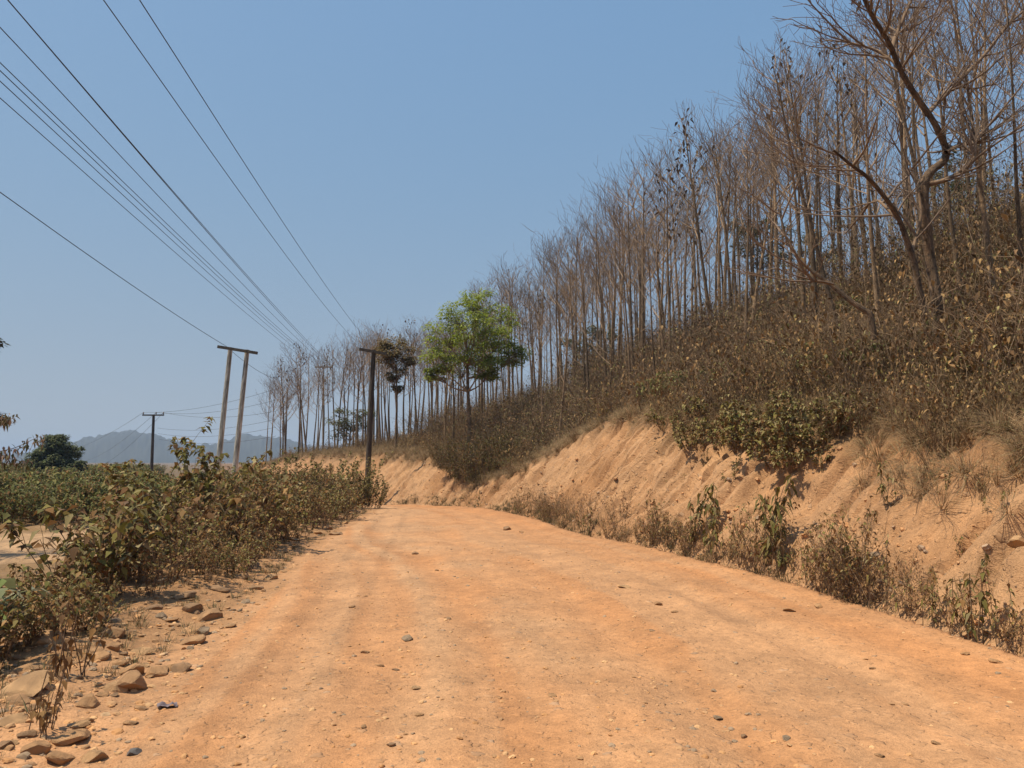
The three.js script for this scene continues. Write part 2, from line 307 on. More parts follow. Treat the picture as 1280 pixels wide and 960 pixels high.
// ---------------------------------------------------------------- plant building blocks
class Buf {
  constructor() { this.p = []; this.c = []; this.i = []; this.u = []; }
  tube(pts, rad, sides, col) {
    let ref = V(.31, .12, .94), run = 0, base = this.p.length / 3; const n = pts.length, T = V(), A = V(), B = V();
    for (let k = 0; k < n; k++) {
      T.copy(pts[Math.min(n - 1, k + 1)]).sub(pts[Math.max(0, k - 1)]).normalize();
      A.crossVectors(T, ref); if (A.lengthSq() < .01) A.crossVectors(T, V(1, 0, 0)); A.normalize(); B.crossVectors(T, A);
      const c = typeof col === 'function' ? col(k / (n - 1)) : col; if (k) run += pts[k].distanceTo(pts[k - 1]);
      for (let s = 0; s < sides; s++) { const th = s / sides * 2 * Math.PI, r = rad[k]; this.p.push(pts[k].x + (A.x * Math.cos(th) + B.x * Math.sin(th)) * r, pts[k].y + (A.y * Math.cos(th) + B.y * Math.sin(th)) * r, pts[k].z + (A.z * Math.cos(th) + B.z * Math.sin(th)) * r); this.c.push(...c); this.u.push(s < sides / 2 ? s / sides * 2 : 2 - s / sides * 2, run); }
      if (k) for (let s = 0; s < sides; s++) { const a = base + (k - 1) * sides + s, b = base + (k - 1) * sides + (s + 1) % sides, d = a + sides, e = b + sides; this.i.push(a, b, e, a, e, d); }
    }
    return this;
  }
  leaf(pos, dir, nrm, len, wid, droop, fold, col) {   // five corners: two halves folded along the midrib, tip bent down
    const D = dir.clone().normalize(), S = V().crossVectors(D, nrm).normalize(), N = V().crossVectors(S, D).normalize(), b = this.p.length / 3;
    const at = (u, v, w) => this.p.push(pos.x + D.x * u + S.x * v + N.x * w, pos.y + D.y * u + S.y * v + N.y * w - droop * (u / len) * (u / len) * len, pos.z + D.z * u + S.z * v + N.z * w);
    at(0, 0, 0); at(len * .42, wid * .5, wid * fold); at(len * .42, -wid * .5, wid * fold); at(len * .45, 0, 0); at(len, 0, 0);
    for (let k = 0; k < 5; k++) { const m = k === 3 ? .93 : 1; this.c.push(col[0] * m, col[1] * m, col[2] * m); }
    this.i.push(b, b + 3, b + 1, b, b + 2, b + 3, b + 1, b + 3, b + 4, b + 3, b + 2, b + 4);
    return this;
  }
  blade(pos, dir, len, wid, bend, col) {              // a narrow grass blade of two bent pieces
    const S = V(-dir.z, 0, dir.x).normalize().multiplyScalar(wid / 2), b = this.p.length / 3, m = pos.clone().addScaledVector(dir, len * .55), t = pos.clone().addScaledVector(dir, len); m.y -= bend * len * .15; t.y -= bend * len * .6; t.x += dir.x * bend * len * .3; t.z += dir.z * bend * len * .3;
    for (const q of [pos.clone().add(S), pos.clone().sub(S), m.clone().addScaledVector(S, .8), m.clone().addScaledVector(S, -.8), t]) { this.p.push(q.x, q.y, q.z); this.c.push(...col); }
    this.i.push(b, b + 1, b + 3, b, b + 3, b + 2, b + 2, b + 3, b + 4); return this;
  }
  geo() { const g = new THREE.BufferGeometry(); if (this.u.length * 3 === this.p.length * 2) g.setAttribute('uv', new THREE.Float32BufferAttribute(this.u, 2)); g.setAttribute('position', new THREE.Float32BufferAttribute(this.p, 3)); g.setAttribute('color', new THREE.Float32BufferAttribute(this.c, 3)); g.setIndex(this.i); g.computeVertexNormals(); return g; }
}
const tint = (c, k) => [c[0] * k, c[1] * k, c[2] * k];
const pick = (a, r) => a[Math.floor(r() * a.length)];
function bend(p, d, len, n, r, up, jit) {   // a growing shoot: points that turn towards up by `up` a step and wander by `jit`
  const out = [p.clone()], q = p.clone(), e = d.clone().normalize();
  for (let k = 0; k < n; k++) { e.x += (r() - .5) * jit; e.z += (r() - .5) * jit; e.y += up + (r() - .5) * jit * .6; e.normalize(); q.addScaledVector(e, len / n); out.push(q.clone()); }
  return out;
}
const tangent = (pts, k) => V().subVectors(pts[Math.min(pts.length - 1, k + 1)], pts[Math.max(0, k - 1)]).normalize();
function aside(t, ang, r) { const a = r() * 6.283, s = V(Math.cos(a), 0, Math.sin(a)); s.addScaledVector(t, -s.dot(t)).normalize(); return t.clone().multiplyScalar(Math.cos(ang)).addScaledVector(s, Math.sin(ang)); }
const taper = (n, a, b, e = 1) => Array.from({ length: n }, (_, k) => lerp(a, b, Math.pow(k / (n - 1), e)));

// leafless plantation tree
const BARK = [.43, .285, .165], TWIG = [.19, .128, .085];
function bareTree(seed, Ht, o = {}) {
  const r = rng(seed), tr = new Buf(), cr = new Buf(), R = o.r ?? Ht * rand(.0066, .0098, r), lean = o.lean ?? .05;
  const n = 16, pts = [], rad = []; let x = 0, z = 0, dx = (r() - .5) * lean, dz = (r() - .5) * lean;
  const kx = r() * 9, top = Ht * .97;
  for (let k = 0; k <= n; k++) { const q = k / n; pts.push(V(x + .06 * Math.sin(q * 6 + kx) * Ht * .06, q * top, z + .06 * Math.cos(q * 5 + kx) * Ht * .06)); rad.push(R * (1 - .86 * Math.pow(q, .9)) * (1 + .5 * Math.exp(-q * 26)) * (1 + .05 * noise(q * 22, seed, 7))); x += dx * top / n; z += dz * top / n; dx += (r() - .5) * .035; dz += (r() - .5) * .035; }
  pts[0].y = -.25;
  const bc = tint(BARK, rand(.6, 1.45, r));
  tr.tube(pts, rad, 8, q => { const m = .8 + .35 * noise(q * 40, seed * 3.1, 3) + .12 * noise(q * 110, seed, 4); return [bc[0] * m, bc[1] * m, bc[2] * m]; });
  const tone = rand(.8, 1.15, r), wood = tint(TWIG, tone), wood2 = tint(mix3(TWIG, BARK, .6), tone);
  const start = o.start ?? rand(.44, .6, r), nb = o.nb ?? Math.round(rand(11, 16, r));
  const shoots = [];
  for (let b = 0; b < nb; b++) {
    const q = lerp(start, .99, Math.pow((b + r() * .8) / nb, .7)), k = q * n, i = Math.floor(k), P = pts[i].clone().lerp(pts[Math.min(n, i + 1)], k - i);
    const len = Ht * lerp(.235, .10, (q - start) / (1 - start)) * rand(.6, 1.4, r) * (o.spread ?? 1.12);
    const d = aside(V(0, 1, 0), rand(.45, .95, r), r), a = bend(P, d, len, 6, r, .12, .34), r0 = R * lerp(.36, .2, q) * rand(.8, 1.1, r);
    cr.tube(a, taper(7, r0, r0 * .28), 5, wood2); shoots.push([a, len, r0]);
  }
  for (const [a, len, r0] of shoots) {
    const m = Math.round(len * 2.7 + 2);
    for (let s = 0; s < m; s++) {
      const k = 1 + Math.floor(Math.pow(r(), .8) * 5.99), P = a[k], L = len * rand(.25, .5, r), b = bend(P, aside(tangent(a, k), rand(.4, .8, r), r), L, 3, r, .16, .4), r1 = Math.max(.006, r0 * .32);
      cr.tube(b, taper(4, r1, r1 * .5), 3, wood);
      const w = 1 + Math.floor(r() * 2.4);
      for (let y = 0; y < w; y++) { const kk = 1 + Math.floor(r() * 2.99), c = bend(b[kk], aside(tangent(b, kk), rand(.35, .8, r), r), L * rand(.35, .7, r), 2, r, .2, .3); cr.tube(c, [.0052, .0045, .0035], 3, wood); }
    }
  }
  if (o.leaves) for (let l = 0; l < o.leaves; l++) { const [a] = pick(shoots, r), k = 1 + Math.floor(r() * 5.9); cr.leaf(a[k].clone().add(V(r() - .5, r() - .5, r() - .5).multiplyScalar(.5)), V(r() - .5, -.8 * r(), r() - .5), V(r() - .5, 1, r() - .5), rand(.1, .22, r), rand(.06, .12, r), .3, .15, tint(pick([[.15, .09, .045], [.10, .065, .04], [.19, .13, .07]], r), rand(.7, 1.2, r))); }
  const a = tr.geo(), b = cr.geo(); b.computeBoundingBox(); const f = Ht / b.boundingBox.max.y; a.scale(1, f, 1); b.scale(1, f, 1); return [a, b];
}
const protos = []; for (let k = 0; k < 11; k++) protos.push(bareTree(100 + k * 7, 10, k % 5 === 4 ? { leaves: 90 } : k % 4 === 3 ? { start: .36, spread: 1.35 } : {}));
function plantTree(pos, ht, k, turn, wide = 1) {
  const u = pos.x / -pos.z, where = u < -.17 ? 'far off behind the dark single pole' : u < .02 ? 'behind the bright green tree' : u < .3 ? 'above the tall bare bank face' : 'on the steep slope round the crooked tree';
  const look = k % 5 === 4 ? 'slender bare tree keeping a few withered leaves' : k % 4 === 3 ? 'bare tree with low wide branches' : 'tall slender leafless tree';
  const t = thing('bare_tree', `${look} ${where}`, 'tree', `${look} ${where}`);
  part('trunk', protos[k][0], M.bark, t); part('crown', protos[k][1], M.wood, t);
  t.position.copy(pos); t.rotation.set(rand(-.05, .05), turn, rand(-.05, .05) + (R0() < .06 ? rand(-.16, .16) : 0)); t.scale.set(ht / 10 * wide, ht / 10, ht / 10 * wide); return t;
}
const spots = [];
const clear = (x, z, m) => spots.every(([a, b]) => (a - x) ** 2 + (b - z) ** 2 > m * m);
let nTrees = 0;
// front-row trunks that can be singled out: base pixel, then the row that the top reaches
for (const [px, py, ty, k] of [[338, 570, 452, 0], [352, 568, 462, 1], [372, 566, 440, 2], [392, 565, 432, 3], [409, 563, 426, 5], [428, 561, 410, 6], [446, 559, 415, 7], [512, 552, 402, 8], [530, 548, 412, 9], [551, 545, 395, 10], [668, 512, 330, 1], [697, 512, 282, 0], [718, 517, 268, 2], [748, 508, 245, 3], [767, 506, 232, 5], [805, 490, 208, 6], [824, 494, 190, 7], [852, 478, 172, 8], [880, 462, 180, 9], [935, 470, 118, 0], [962, 440, 96, 3], [1008, 455, 62, 6], [1052, 440, 20, 2], [1100, 436, 10, 7], [1206, 400, -60, 5], [1245, 410, -100, 8], [905, 455, 140, 10], [1022, 428, 40, 1], [1278, 395, -90, 3], [640, 505, 350, 6], [612, 515, 375, 9], [480, 556, 408, 1], [464, 557, 404, 3]]) {
  const g = onGround(px, py); if (!g) continue;
  const d = -g.z, ht = atDepth(px, ty - 6, d).y - g.y; spots.push([g.x, g.z]); plantTree(g, clamp(ht, 5, 17), k, rand(0, 6.28), 1); nTrees++;
}
const SKYLINE = [[330, 452], [370, 436], [420, 414], [470, 404], [520, 400], [580, 380], [640, 345], [690, 288], [750, 238], [800, 205], [860, 168], [900, 125], [950, 75], [1000, 40], [1060, -5], [1280, -160]];
const RF = rng(4711), rf = (a, b) => a + (b - a) * RF(), pxOf = (x, d) => W / 2 + x / d * F;
function standTree(x, z, I, lo, hi) {   // a tree as tall as its place below the stand's skyline allows
  const y = groundH(x, z, I), top = atDepth(pxOf(x, -z), table(SKYLINE, pxOf(x, -z)) + rf(lo, hi), -z).y, ht = Math.min(top - y, 14.5);
  const px = pxOf(x, -z); if (ht < 5 || (px > 522 && px < 668 && -z < 38.5) || (px > 478 && px < 514 && -z < 48)) return false;
  spots.push([x, z]); plantTree(V(x, y, z), ht, Math.floor(RF() * 11), rf(0, 6.28), rf(.85, 1.15)); nTrees++; return true;
}
for (let tries = 0, n = 0; tries < 4000 && n < 74; tries++) {          // the far stand behind the poles
  const px = rf(334, 575), d = rf(36, 82), x = (px - W / 2) / F * d, I = info(x, -d), e = I.sd - cutW(I.fd);
  if (e < .8 || e > 17 || !clear(x, -d, 1.0)) continue; if (standTree(x, -d, I, -12, 30)) n++;
}
for (let tries = 0; tries < 20000 && nTrees < 228; tries++) {
  const d = 9 + 70 * Math.pow(RF(), .85), px = rf(575, 1400), x = (px - W / 2) / F * d, I = info(x, -d), e = I.sd - cutW(I.fd);
  if (e < (d < 18 ? 3.2 : 1.0) || e > 26 || !clear(x, -d, d < 25 ? 2.5 : 1.9)) continue;
  standTree(x, -d, I, -38, 75);
}

// the crooked tree at the brink of the bank, and the leaning one beside it
function crooked(name, label, d, paths, seed, twigs) {
  const r = rng(seed), base = atDepth(paths[0].p[0][0], paths[0].p[0][1], d), t = thing(name, label, 'tree'), tr = new Buf(), cr = new Buf();
  t.position.copy(base);
  const ends = [];
  paths.forEach((q, i) => {
    const c = new THREE.CatmullRomCurve3(q.p.map(([x, y, dd = 0]) => atDepth(x, y, d + dd).sub(base)), false, 'centripetal'), n = q.p.length * 5, pts = c.getPoints(n);
    if (i === 0) pts[0].y -= .4;
    for (const p of pts) { p.x += .02 * noise(p.y * 2, i, seed); p.z += .05 * noise(p.y * 1.4, i + 7, seed); }
    const rad = taper(n + 1, q.r[0], q.r[1], .9).map((v, k) => v * (1 + .07 * noise(k * .9, i, 3)));
    (i === 0 ? tr : cr).tube(pts, rad, 9, s => tint(mix3([.19, .12, .07], [.28, .18, .105], .5 + .5 * noise(s * 9, i, 6)), .85 + .3 * noise(s * 30, i, 5))); ends.push([pts, q.r]);
  });
  ends.forEach(([pts, rr], i) => {
    const m = Math.round(pts.length * twigs * (i ? 1 : .35));
    for (let s = 0; s < m; s++) {
      const k = Math.floor(lerp(i ? .15 : .75, .99, r()) * (pts.length - 1)), len = rand(.7, 1.9, r), b = bend(pts[k], aside(tangent(pts, k), rand(.5, 1.1, r), r), len, 5, r, .10, .42), r0 = rand(.014, .03, r);
      cr.tube(b, taper(6, r0, .008), 4, TWIG);
      for (let y = 0; y < 6; y++) { const kk = 1 + Math.floor(r() * 4.99), c = bend(b[kk], aside(tangent(b, kk), rand(.4, .9, r), r), len * rand(.25, .5, r), 3, r, .14, .4); cr.tube(c, taper(4, .009, .005), 3, TWIG); for (let w = 0; w < 2; w++) { const e = bend(c[1 + Math.floor(r() * 2.99)], aside(tangent(c, 1), rand(.4, .9, r), r), len * rand(.12, .25, r), 2, r, .1, .3); cr.tube(e, [.006, .005, .004], 3, TWIG); } }
    }
  });
  part('trunk', tr.geo(), M.bark, t); part('crown', cr.geo(), M.wood, t); return t;
}
crooked('crooked_tree', 'crooked bare tree whose thick trunk kinks sideways above a lit pale foot', 13.5, [
  { p: [[1170, 470], [1174, 420], [1164, 340], [1156, 270], [1155, 226], [1166, 212, .1], [1182, 198, .2], [1183, 184, .2], [1172, 160, .1], [1150, 128], [1130, 95, -.2], [1112, 55, -.4], [1088, 20, -.7], [1066, -30, -1]], r: [.10, .034] },
  { p: [[1160, 142], [1172, 128, .2], [1200, 100, .4], [1232, 66, .7], [1262, 30, .9], [1290, 4, 1.2], [1330, -40, 1.6]], r: [.048, .016] },
  { p: [[1156, 230], [1178, 226, -.2], [1205, 212, -.3], [1218, 198, -.3], [1221, 176, -.2], [1236, 158, 0], [1262, 130, .2]], r: [.05, .015] },
  { p: [[1140, 112], [1122, 82, .2], [1095, 62, .4], [1070, 54, .5], [1048, 48, .7]], r: [.035, .012] },
  { p: [[1183, 190], [1196, 182, .2], [1206, 178, .3]], r: [.045, .02] },
  { p: [[1114, 62], [1130, 20, .3], [1150, -30, .6]], r: [.045, .015] },
], 777, .5);
crooked('leaning_tree', 'dark thin tree arching away from the crooked tree it grows beside', 13.1, [
  { p: [[1158, 466], [1160, 420], [1150, 370], [1140, 320, -.1], [1126, 278, -.2], [1105, 246, -.4], [1082, 222, -.6], [1062, 208, -.8], [1040, 190, -1]], r: [.07, .02] },
  { p: [[1126, 278], [1110, 262, .2], [1094, 250, .5], [1076, 262, .8]], r: [.035, .012] },
  { p: [[1140, 318], [1148, 280, .2], [1146, 240, .3], [1136, 200, .4]], r: [.035, .012] },
], 778, .4);
crooked('dead_snag', 'thin dead snag slanting down through the brush of the hillside', 12.4, [
  { p: [[1092, 394], [1070, 380, .1], [1040, 356, .3], [1005, 330, .5], [985, 300, .7], [972, 262, .9]], r: [.05, .016] },
  { p: [[1040, 356], [1020, 352, -.2], [1000, 356, -.4]], r: [.02, .008] },
], 779, .3);

// ---------------------------------------------------------------- shrubs and weeds
const OLIVE = [[.21, .168, .044], [.17, .145, .038], [.25, .20, .072], [.31, .245, .11], [.13, .12, .03]], BROWN = [[.25, .132, .045], [.19, .098, .038], [.32, .19, .075], [.15, .08, .034]];
// leafy roadside weed: arching stems with broad limp leaves
function weedBush(seed, o = {}) {
  const r = rng(seed), st = new Buf(), lf = new Buf(), ht = o.ht ?? 1.25, ns = o.stems ?? 15, wide = o.wide ?? .55, sz = o.leaf ?? 1;
  for (let s = 0; s < ns; s++) {
    const a = r() * 6.28, q = Math.sqrt(r()), p = V(Math.cos(a) * wide * .5 * q, -.05, Math.sin(a) * wide * .5 * q), L = ht * rand(.55, 1.08, r);
    const pts = bend(p, V(Math.cos(a) * q * .5 + (r() - .5) * .2, 1, Math.sin(a) * q * .5 + (r() - .5) * .2), L, 7, r, .01, .24);
    st.tube(pts, taper(8, .0085, .003), 4, tint([.17, .105, .06], rand(.7, 1.2, r)));
    const shoots = [[pts, L]];
    for (let b = 0; b < (o.side ?? 3); b++) { const k = 2 + Math.floor(r() * 4.99), c = bend(pts[k], aside(tangent(pts, k), rand(.5, .9, r), r), L * rand(.2, .4, r), 4, r, .05, .3); st.tube(c, taper(5, .005, .002), 3, [.15, .10, .055]); shoots.push([c, L * .3]); }
    for (const [c, l] of shoots) {
      const m = Math.round((o.dens ?? 24) * l);
      for (let k = 0; k < m; k++) {
        const q2 = Math.pow(r(), .75), kk = Math.min(c.length - 1, Math.floor(q2 * c.length)), P = c[kk].clone().lerp(c[Math.min(c.length - 1, kk + 1)], r()), th = r() * 6.28, hgt = P.y / ht;
        const dry = r() < (o.dry ?? .3) + .35 * smooth(.55, .1, hgt);
        lf.leaf(P, V(Math.cos(th), rand(-.75, .35, r), Math.sin(th)), V((r() - .5) * 1.2, 1, (r() - .5) * 1.2), sz * rand(.055, .115, r), sz * rand(.04, .075, r), rand(.1, .7, r), rand(.0, .28, r), tint(pick(dry ? BROWN : (o.cols ?? OLIVE), r), rand(.75, 1.3, r)));
      }
    }
  }
  return [st.geo(), lf.geo()];
}
// upright slender stalks with drooping lance leaves, as along the foot of the bank
function stalkPlant(seed, o = {}) {
  const r = rng(seed), st = new Buf(), lf = new Buf(), ht = o.ht ?? 1.1, ns = o.stems ?? 4;
  for (let s = 0; s < ns; s++) {
    const a = r() * 6.28, p = V(Math.cos(a) * .16 * r(), -.05, Math.sin(a) * .16 * r()), L = ht * rand(.55, 1.05, r), pts = bend(p, V((r() - .5) * .3, 1, (r() - .5) * .3), L, 8, r, .03, .14);
    st.tube(pts, taper(9, .007, .003), 4, tint([.16, .105, .055], rand(.8, 1.2, r)));
    const m = Math.round((o.dens ?? 30) * L);
    for (let k = 0; k < m; k++) {
      const q = .22 + .78 * Math.pow(r(), .7), kk = Math.min(7, Math.floor(q * 8)), P = pts[kk].clone().lerp(pts[kk + 1], q * 8 - kk), th = r() * 6.28, dry = r() < (o.dry ?? .25);
      lf.leaf(P, V(Math.cos(th), rand(-1.1, .15, r), Math.sin(th)), V((r() - .5), 1, (r() - .5)), rand(.05, .12, r) * (o.leaf ?? 1), rand(.022, .045, r) * (o.leaf ?? 1), rand(.2, .9, r), rand(.05, .3, r), tint(pick(dry ? BROWN : OLIVE, r), rand(.65, 1.2, r)));
    }
  }
  return [st.geo(), lf.geo()];
}
// dry twiggy brush of the hillside floor
function brush(seed, o = {}) {
  const r = rng(seed), st = new Buf(), lf = new Buf(), ht = o.ht ?? 1.5, ns = o.stems ?? 16, wide = o.wide ?? 1;
  for (let s = 0; s < ns; s++) {
    const a = r() * 6.28, q = Math.sqrt(r()) * wide * .5, p = V(Math.cos(a) * q, -.1, Math.sin(a) * q), L = ht * rand(.45, 1.1, r), pts = bend(p, V(Math.cos(a) * .35 + (r() - .5) * .8, 1, Math.sin(a) * .35 + (r() - .5) * .8), L, 6, r, .0, .42);
    const c0 = tint(pick([[.20, .125, .07], [.27, .18, .105], [.15, .092, .052]], r), rand(.8, 1.2, r) * (o.dark ?? 1));
    st.tube(pts, taper(7, .011, .004), 3, c0);
    for (let b = 0; b < 4; b++) { const k = 1 + Math.floor(r() * 5.5), c = bend(pts[k], aside(tangent(pts, k), rand(.4, 1.1, r), r), L * rand(.2, .45, r), 3, r, -.02, .5); st.tube(c, taper(4, .0055, .003), 3, c0); if (r() < .6) lf.leaf(c[3], V(r() - .5, r() - .7, r() - .5), V(r() - .5, 1, r() - .5), rand(.07, .16, r), rand(.04, .09, r), .4, .2, tint(pick(BROWN, r), rand(.7, 1.2, r))); }
    const m = Math.round((o.dens ?? 10) * L);
    for (let k = 0; k < m; k++) { const kk = Math.floor(r() * 6), P = pts[kk].clone().lerp(pts[kk + 1], r()).add(V(r() - .5, r() - .5, r() - .5).multiplyScalar(.3)), green = r() < (o.green ?? .3); lf.leaf(P, V(r() - .5, r() * .8 - .7, r() - .5), V((r() - .5), 1, (r() - .5)), rand(.05, .115, r), rand(.03, .06, r), .4, .2, tint(pick(green ? OLIVE : BROWN, r), rand(.6, 1.15, r) * (o.dark ?? 1))); }
  }
  return [st.geo(), lf.geo()];
}
function merged([a, b]) { // both pieces as one geometry for the uncountable growth
  const p = [...a.attributes.position.array, ...b.attributes.position.array], c = [...a.attributes.color.array, ...b.attributes.color.array], n = a.attributes.position.count, i = [...a.index.array, ...Array.from(b.index.array, k => k + n)];
  const g = new THREE.BufferGeometry(); g.setAttribute('position', new THREE.Float32BufferAttribute(p, 3)); g.setAttribute('color', new THREE.Float32BufferAttribute(c, 3)); g.setIndex(i); g.computeVertexNormals(); return g;
}
function tuft(seed, n, ht, cols, spread = .5) { const r = rng(seed), b = new Buf(); for (let k = 0; k < n; k++) { const a = r() * 6.28, q = r() * .09; b.blade(V(Math.cos(a) * q, -.02, Math.sin(a) * q), V(Math.cos(a) * spread * r(), 1, Math.sin(a) * spread * r()).normalize(), ht * rand(.5, 1.1, r), rand(.003, .007, r), rand(.2, 1.3, r), tint(pick(cols, r), rand(.7, 1.2, r))); } return b.geo(); }
const mat4 = (p, ry, sx, sy = sx, tilt = 0, az = 0) => new THREE.Matrix4().compose(p, new THREE.Quaternion().setFromEuler(new THREE.Euler(tilt * Math.cos(az), ry, tilt * Math.sin(az), 'XZY')), V(sx, sy, sx));
function shrub(name, geos, pos, sc, label, category, group, turn = rand(0, 6.28), sy = sc) {
  const t = thing(name, label, category, group); part('stems', geos[0], M.wood, t); part('foliage', geos[1], M.leaf, t);
  t.position.copy(pos); t.rotation.y = turn; t.scale.set(sc, sy, sc); return t;
}
const G = (x, z) => V(x, groundH(x, z), z);

// the weed hedge between road and field: many look-alike bushes
const weeds = []; for (let k = 0; k < 7; k++) weeds.push(weedBush(300 + k, { ht: 1.2 + .1 * (k % 3), dens: [18, 14, 12, 16, 10, 20, 13][k], dry: [.3, .5, .65, .4, .8, .46, .55][k], leaf: [1.1, 1.3, .9, 1.5, 1, 1.15, .85][k] }));
const hedge = (k, d) => { const l = `${[2, 4].includes(k) ? 'mostly withered brown' : k === 3 ? 'large-leaved olive' : k === 0 ? 'greenest olive' : 'olive and brown'} weed bush in the verge hedge ${d < 9 ? 'beside the front rubble stones' : d < 17 ? 'near the tallest bush' : 'running up to the road bend'}`; return [l, 'bush', l]; };
{
  let n = 0; const at = [];
  for (let tr = 0; tr < 6000 && n < 150; tr++) {
    const d = 5.2 + 27 * Math.pow(R0(), .9), k0 = kerb.near(0, -d), e = .75 + Math.pow(R0(), 1.2) * lerp(1.3, 3.6, smooth(6, 18, d)) + .35 * noise(d * .8, 2, 9) + .5 * smooth(9, 5, d);
    // walk left from the road edge
    let x = -2 - d * .08; for (let i = 0; i < 24; i++) { const I = kerb.near(x, -d); x += (-e - I.d) * .9; }
    if (x / d < -.74 || at.some(([a, b]) => (a - x) ** 2 + (b + d) ** 2 < .19)) continue;
    if (Math.hypot((x + 10.5) / 3.8, (d - 17) / 4.2) < 1) continue;
    if (d < 9 && e > 2.2 && R0() < .6) continue;
    if (x / d < -.5 && d > 8.5) continue;
    at.push([x, -d]); n++;
    const hgt = (e < 1.1 ? rand(.28, .62) : rand(.6, 1.1)) * (d < 8 ? .7 : 1) * (x / d < -.46 ? .6 : 1);
    const wk = Math.floor(R0() * 7); shrub('weed_bush', weeds[wk], G(x, -d), hgt * rand(.9, 1.15), ...hedge(wk, d), rand(0, 6.28), hgt);
  }
}
// bushes one can single out
const dense = weedBush(350, { ht: 1.7, stems: 34, wide: 1.5, dens: 46, dry: .16, leaf: .9, side: 4 });
const tall = weedBush(351, { ht: 2.0, stems: 16, wide: .8, dens: 30, dry: .22, leaf: 1.35, side: 5 });
{
  const on = (px, d) => { const p = atDepth(px, 600, d); return G(p.x, p.z); };
  shrub('tall_bush', tall, on(213, 13.5), 1.02, 'tallest leafy bush of the verge hedge, rising before the far wooden pole', 'bush');
  shrub('round_bush', dense, on(345, 24), 1.05, 'rounded dark green bush below the first tree of the far stand', 'bush');
  shrub('corner_bush', dense, on(437, 27.2), .98, 'dense green bush at the bend, in front of the single pole', 'bush', undefined, 2);
  shrub('bend_bush', dense, on(462, 28), .62, 'low brownish bush at the road bend where the hedge ends', 'bush', undefined, 4);
  shrub('bend_bush', weeds[2], on(405, 25.5), .95, 'dry brown bush beside the dense green bush of the bend', 'bush', undefined, 4);
  for (const [px, d, s] of [[20, 7.4, .45], [62, 6.3, .36], [96, 6.9, .5], [122, 8.4, .9], [5, 5.9, .45], [140, 9.6, 1.0], [104, 8.8, .7]]) shrub('weed_bush', weeds[d > 7 ? 3 : 1], on(px, d), s, ...hedge(d > 7 ? 3 : 1, d));
}
// scrub of the field beyond the hedge
{
  const geos = [1, 2, 3].map(k => merged(weedBush(380 + k, { ht: 1.5, stems: 14, wide: 1.3, dens: 20, dry: .22, leaf: 1.5, side: 2, cols: [[.16, .155, .045], [.13, .135, .04], [.20, .175, .06], [.11, .12, .035]] })));
  geos.forEach((g, v) => {
    const ms = [], cs = [];
    for (let k = 0; k < 2600 && ms.length < 620; k++) {
      const d = 16 + 130 * Math.pow(R0(), 1.4), u = rand(-1.0, -.18), x = u * d, I = info(x, -d); if (I.kd > -3.2 || I.sd > -3) continue;
      if (Math.hypot((x + 10.5) / 4.2, (d - 17) / 4.6) < rand(.75, 1.1) || (d < 22 && R0() < .8)) continue;
      const s = rand(.65, 1.15) * lerp(.85, 1.2, smooth(20, 70, d)); ms.push(mat4(G(x, -d), rand(0, 6.28), s, s * rand(.8, 1.15))); cs.push(new THREE.Color().setScalar(rand(.8, 1.2)));
    }
    shade(stuff('field_scrub', g, M.leaf, ms, cs, 'green and brown scrub covering the flat field behind the hedge', 'scrub'));
  });
}
// hillside brush: near shrubs singly, the rest as undergrowth
const brushes = []; for (let k = 0; k < 6; k++) brushes.push(brush(500 + k, { ht: 1.5 + .15 * (k % 3), green: [.25, .45, .1, .6, .3, .2][k], dens: [7, 11, 4, 12, 6, 9][k], stems: 22 }));
const hillSpot = (dmin, dmax, emin, emax, umin, umax, pw = 1) => { for (let k = 0; k < 400; k++) { const d = dmin + (dmax - dmin) * Math.pow(R0(), pw), x = rand(umin, umax) * d, I = info(x, -d), e = I.sd - cutW(I.fd); if (e > emin && e < emax) return { x, z: -d, e, y: groundH(x, -d, I), d }; } return null; };
for (let k = 0; k < 170; k++) { const h = hillSpot(9, 44, .1, 11, -.2, .8, .9); if (!h) continue; const s = rand(.5, 1.0); shrub('brush_shrub', brushes[k % 6], V(h.x, h.y, h.z), s, ...(l => [l, 'shrub', l])(`${[1, 3].includes(k % 6) ? 'half green shrub' : k % 6 === 2 ? 'almost bare twiggy shrub' : 'dry twiggy shrub with withered leaves'} ${h.x / h.d < .1 ? 'in the brush near the bright green tree' : h.x / h.d < .35 ? 'in the brush above the tall bank face' : 'in the brush below the crooked tree'}`), rand(0, 6.28), s * rand(.8, 1.15)); }
brushes.slice(0, 4).forEach((b, v) => {
  const g = merged(b), ms = [], cs = [];
  for (let k = 0; k < 760; k++) { const h = hillSpot(9, 95, -.1, 34, -.37, .95, 1.1); if (!h) continue; const s = rand(.4, .95) * (h.e < 1 ? .65 : 1); ms.push(mat4(V(h.x, h.y - .05, h.z), rand(0, 6.28), s, s * rand(.7, 1.2))); cs.push(new THREE.Color().setRGB(1, 1, rand(.8, 1)).multiplyScalar(rand(.75, 1.25))); }
  shade(stuff('undergrowth', g, M.dry, ms, cs, 'dry brown undergrowth covering the hillside between the trunks', 'undergrowth'));
});
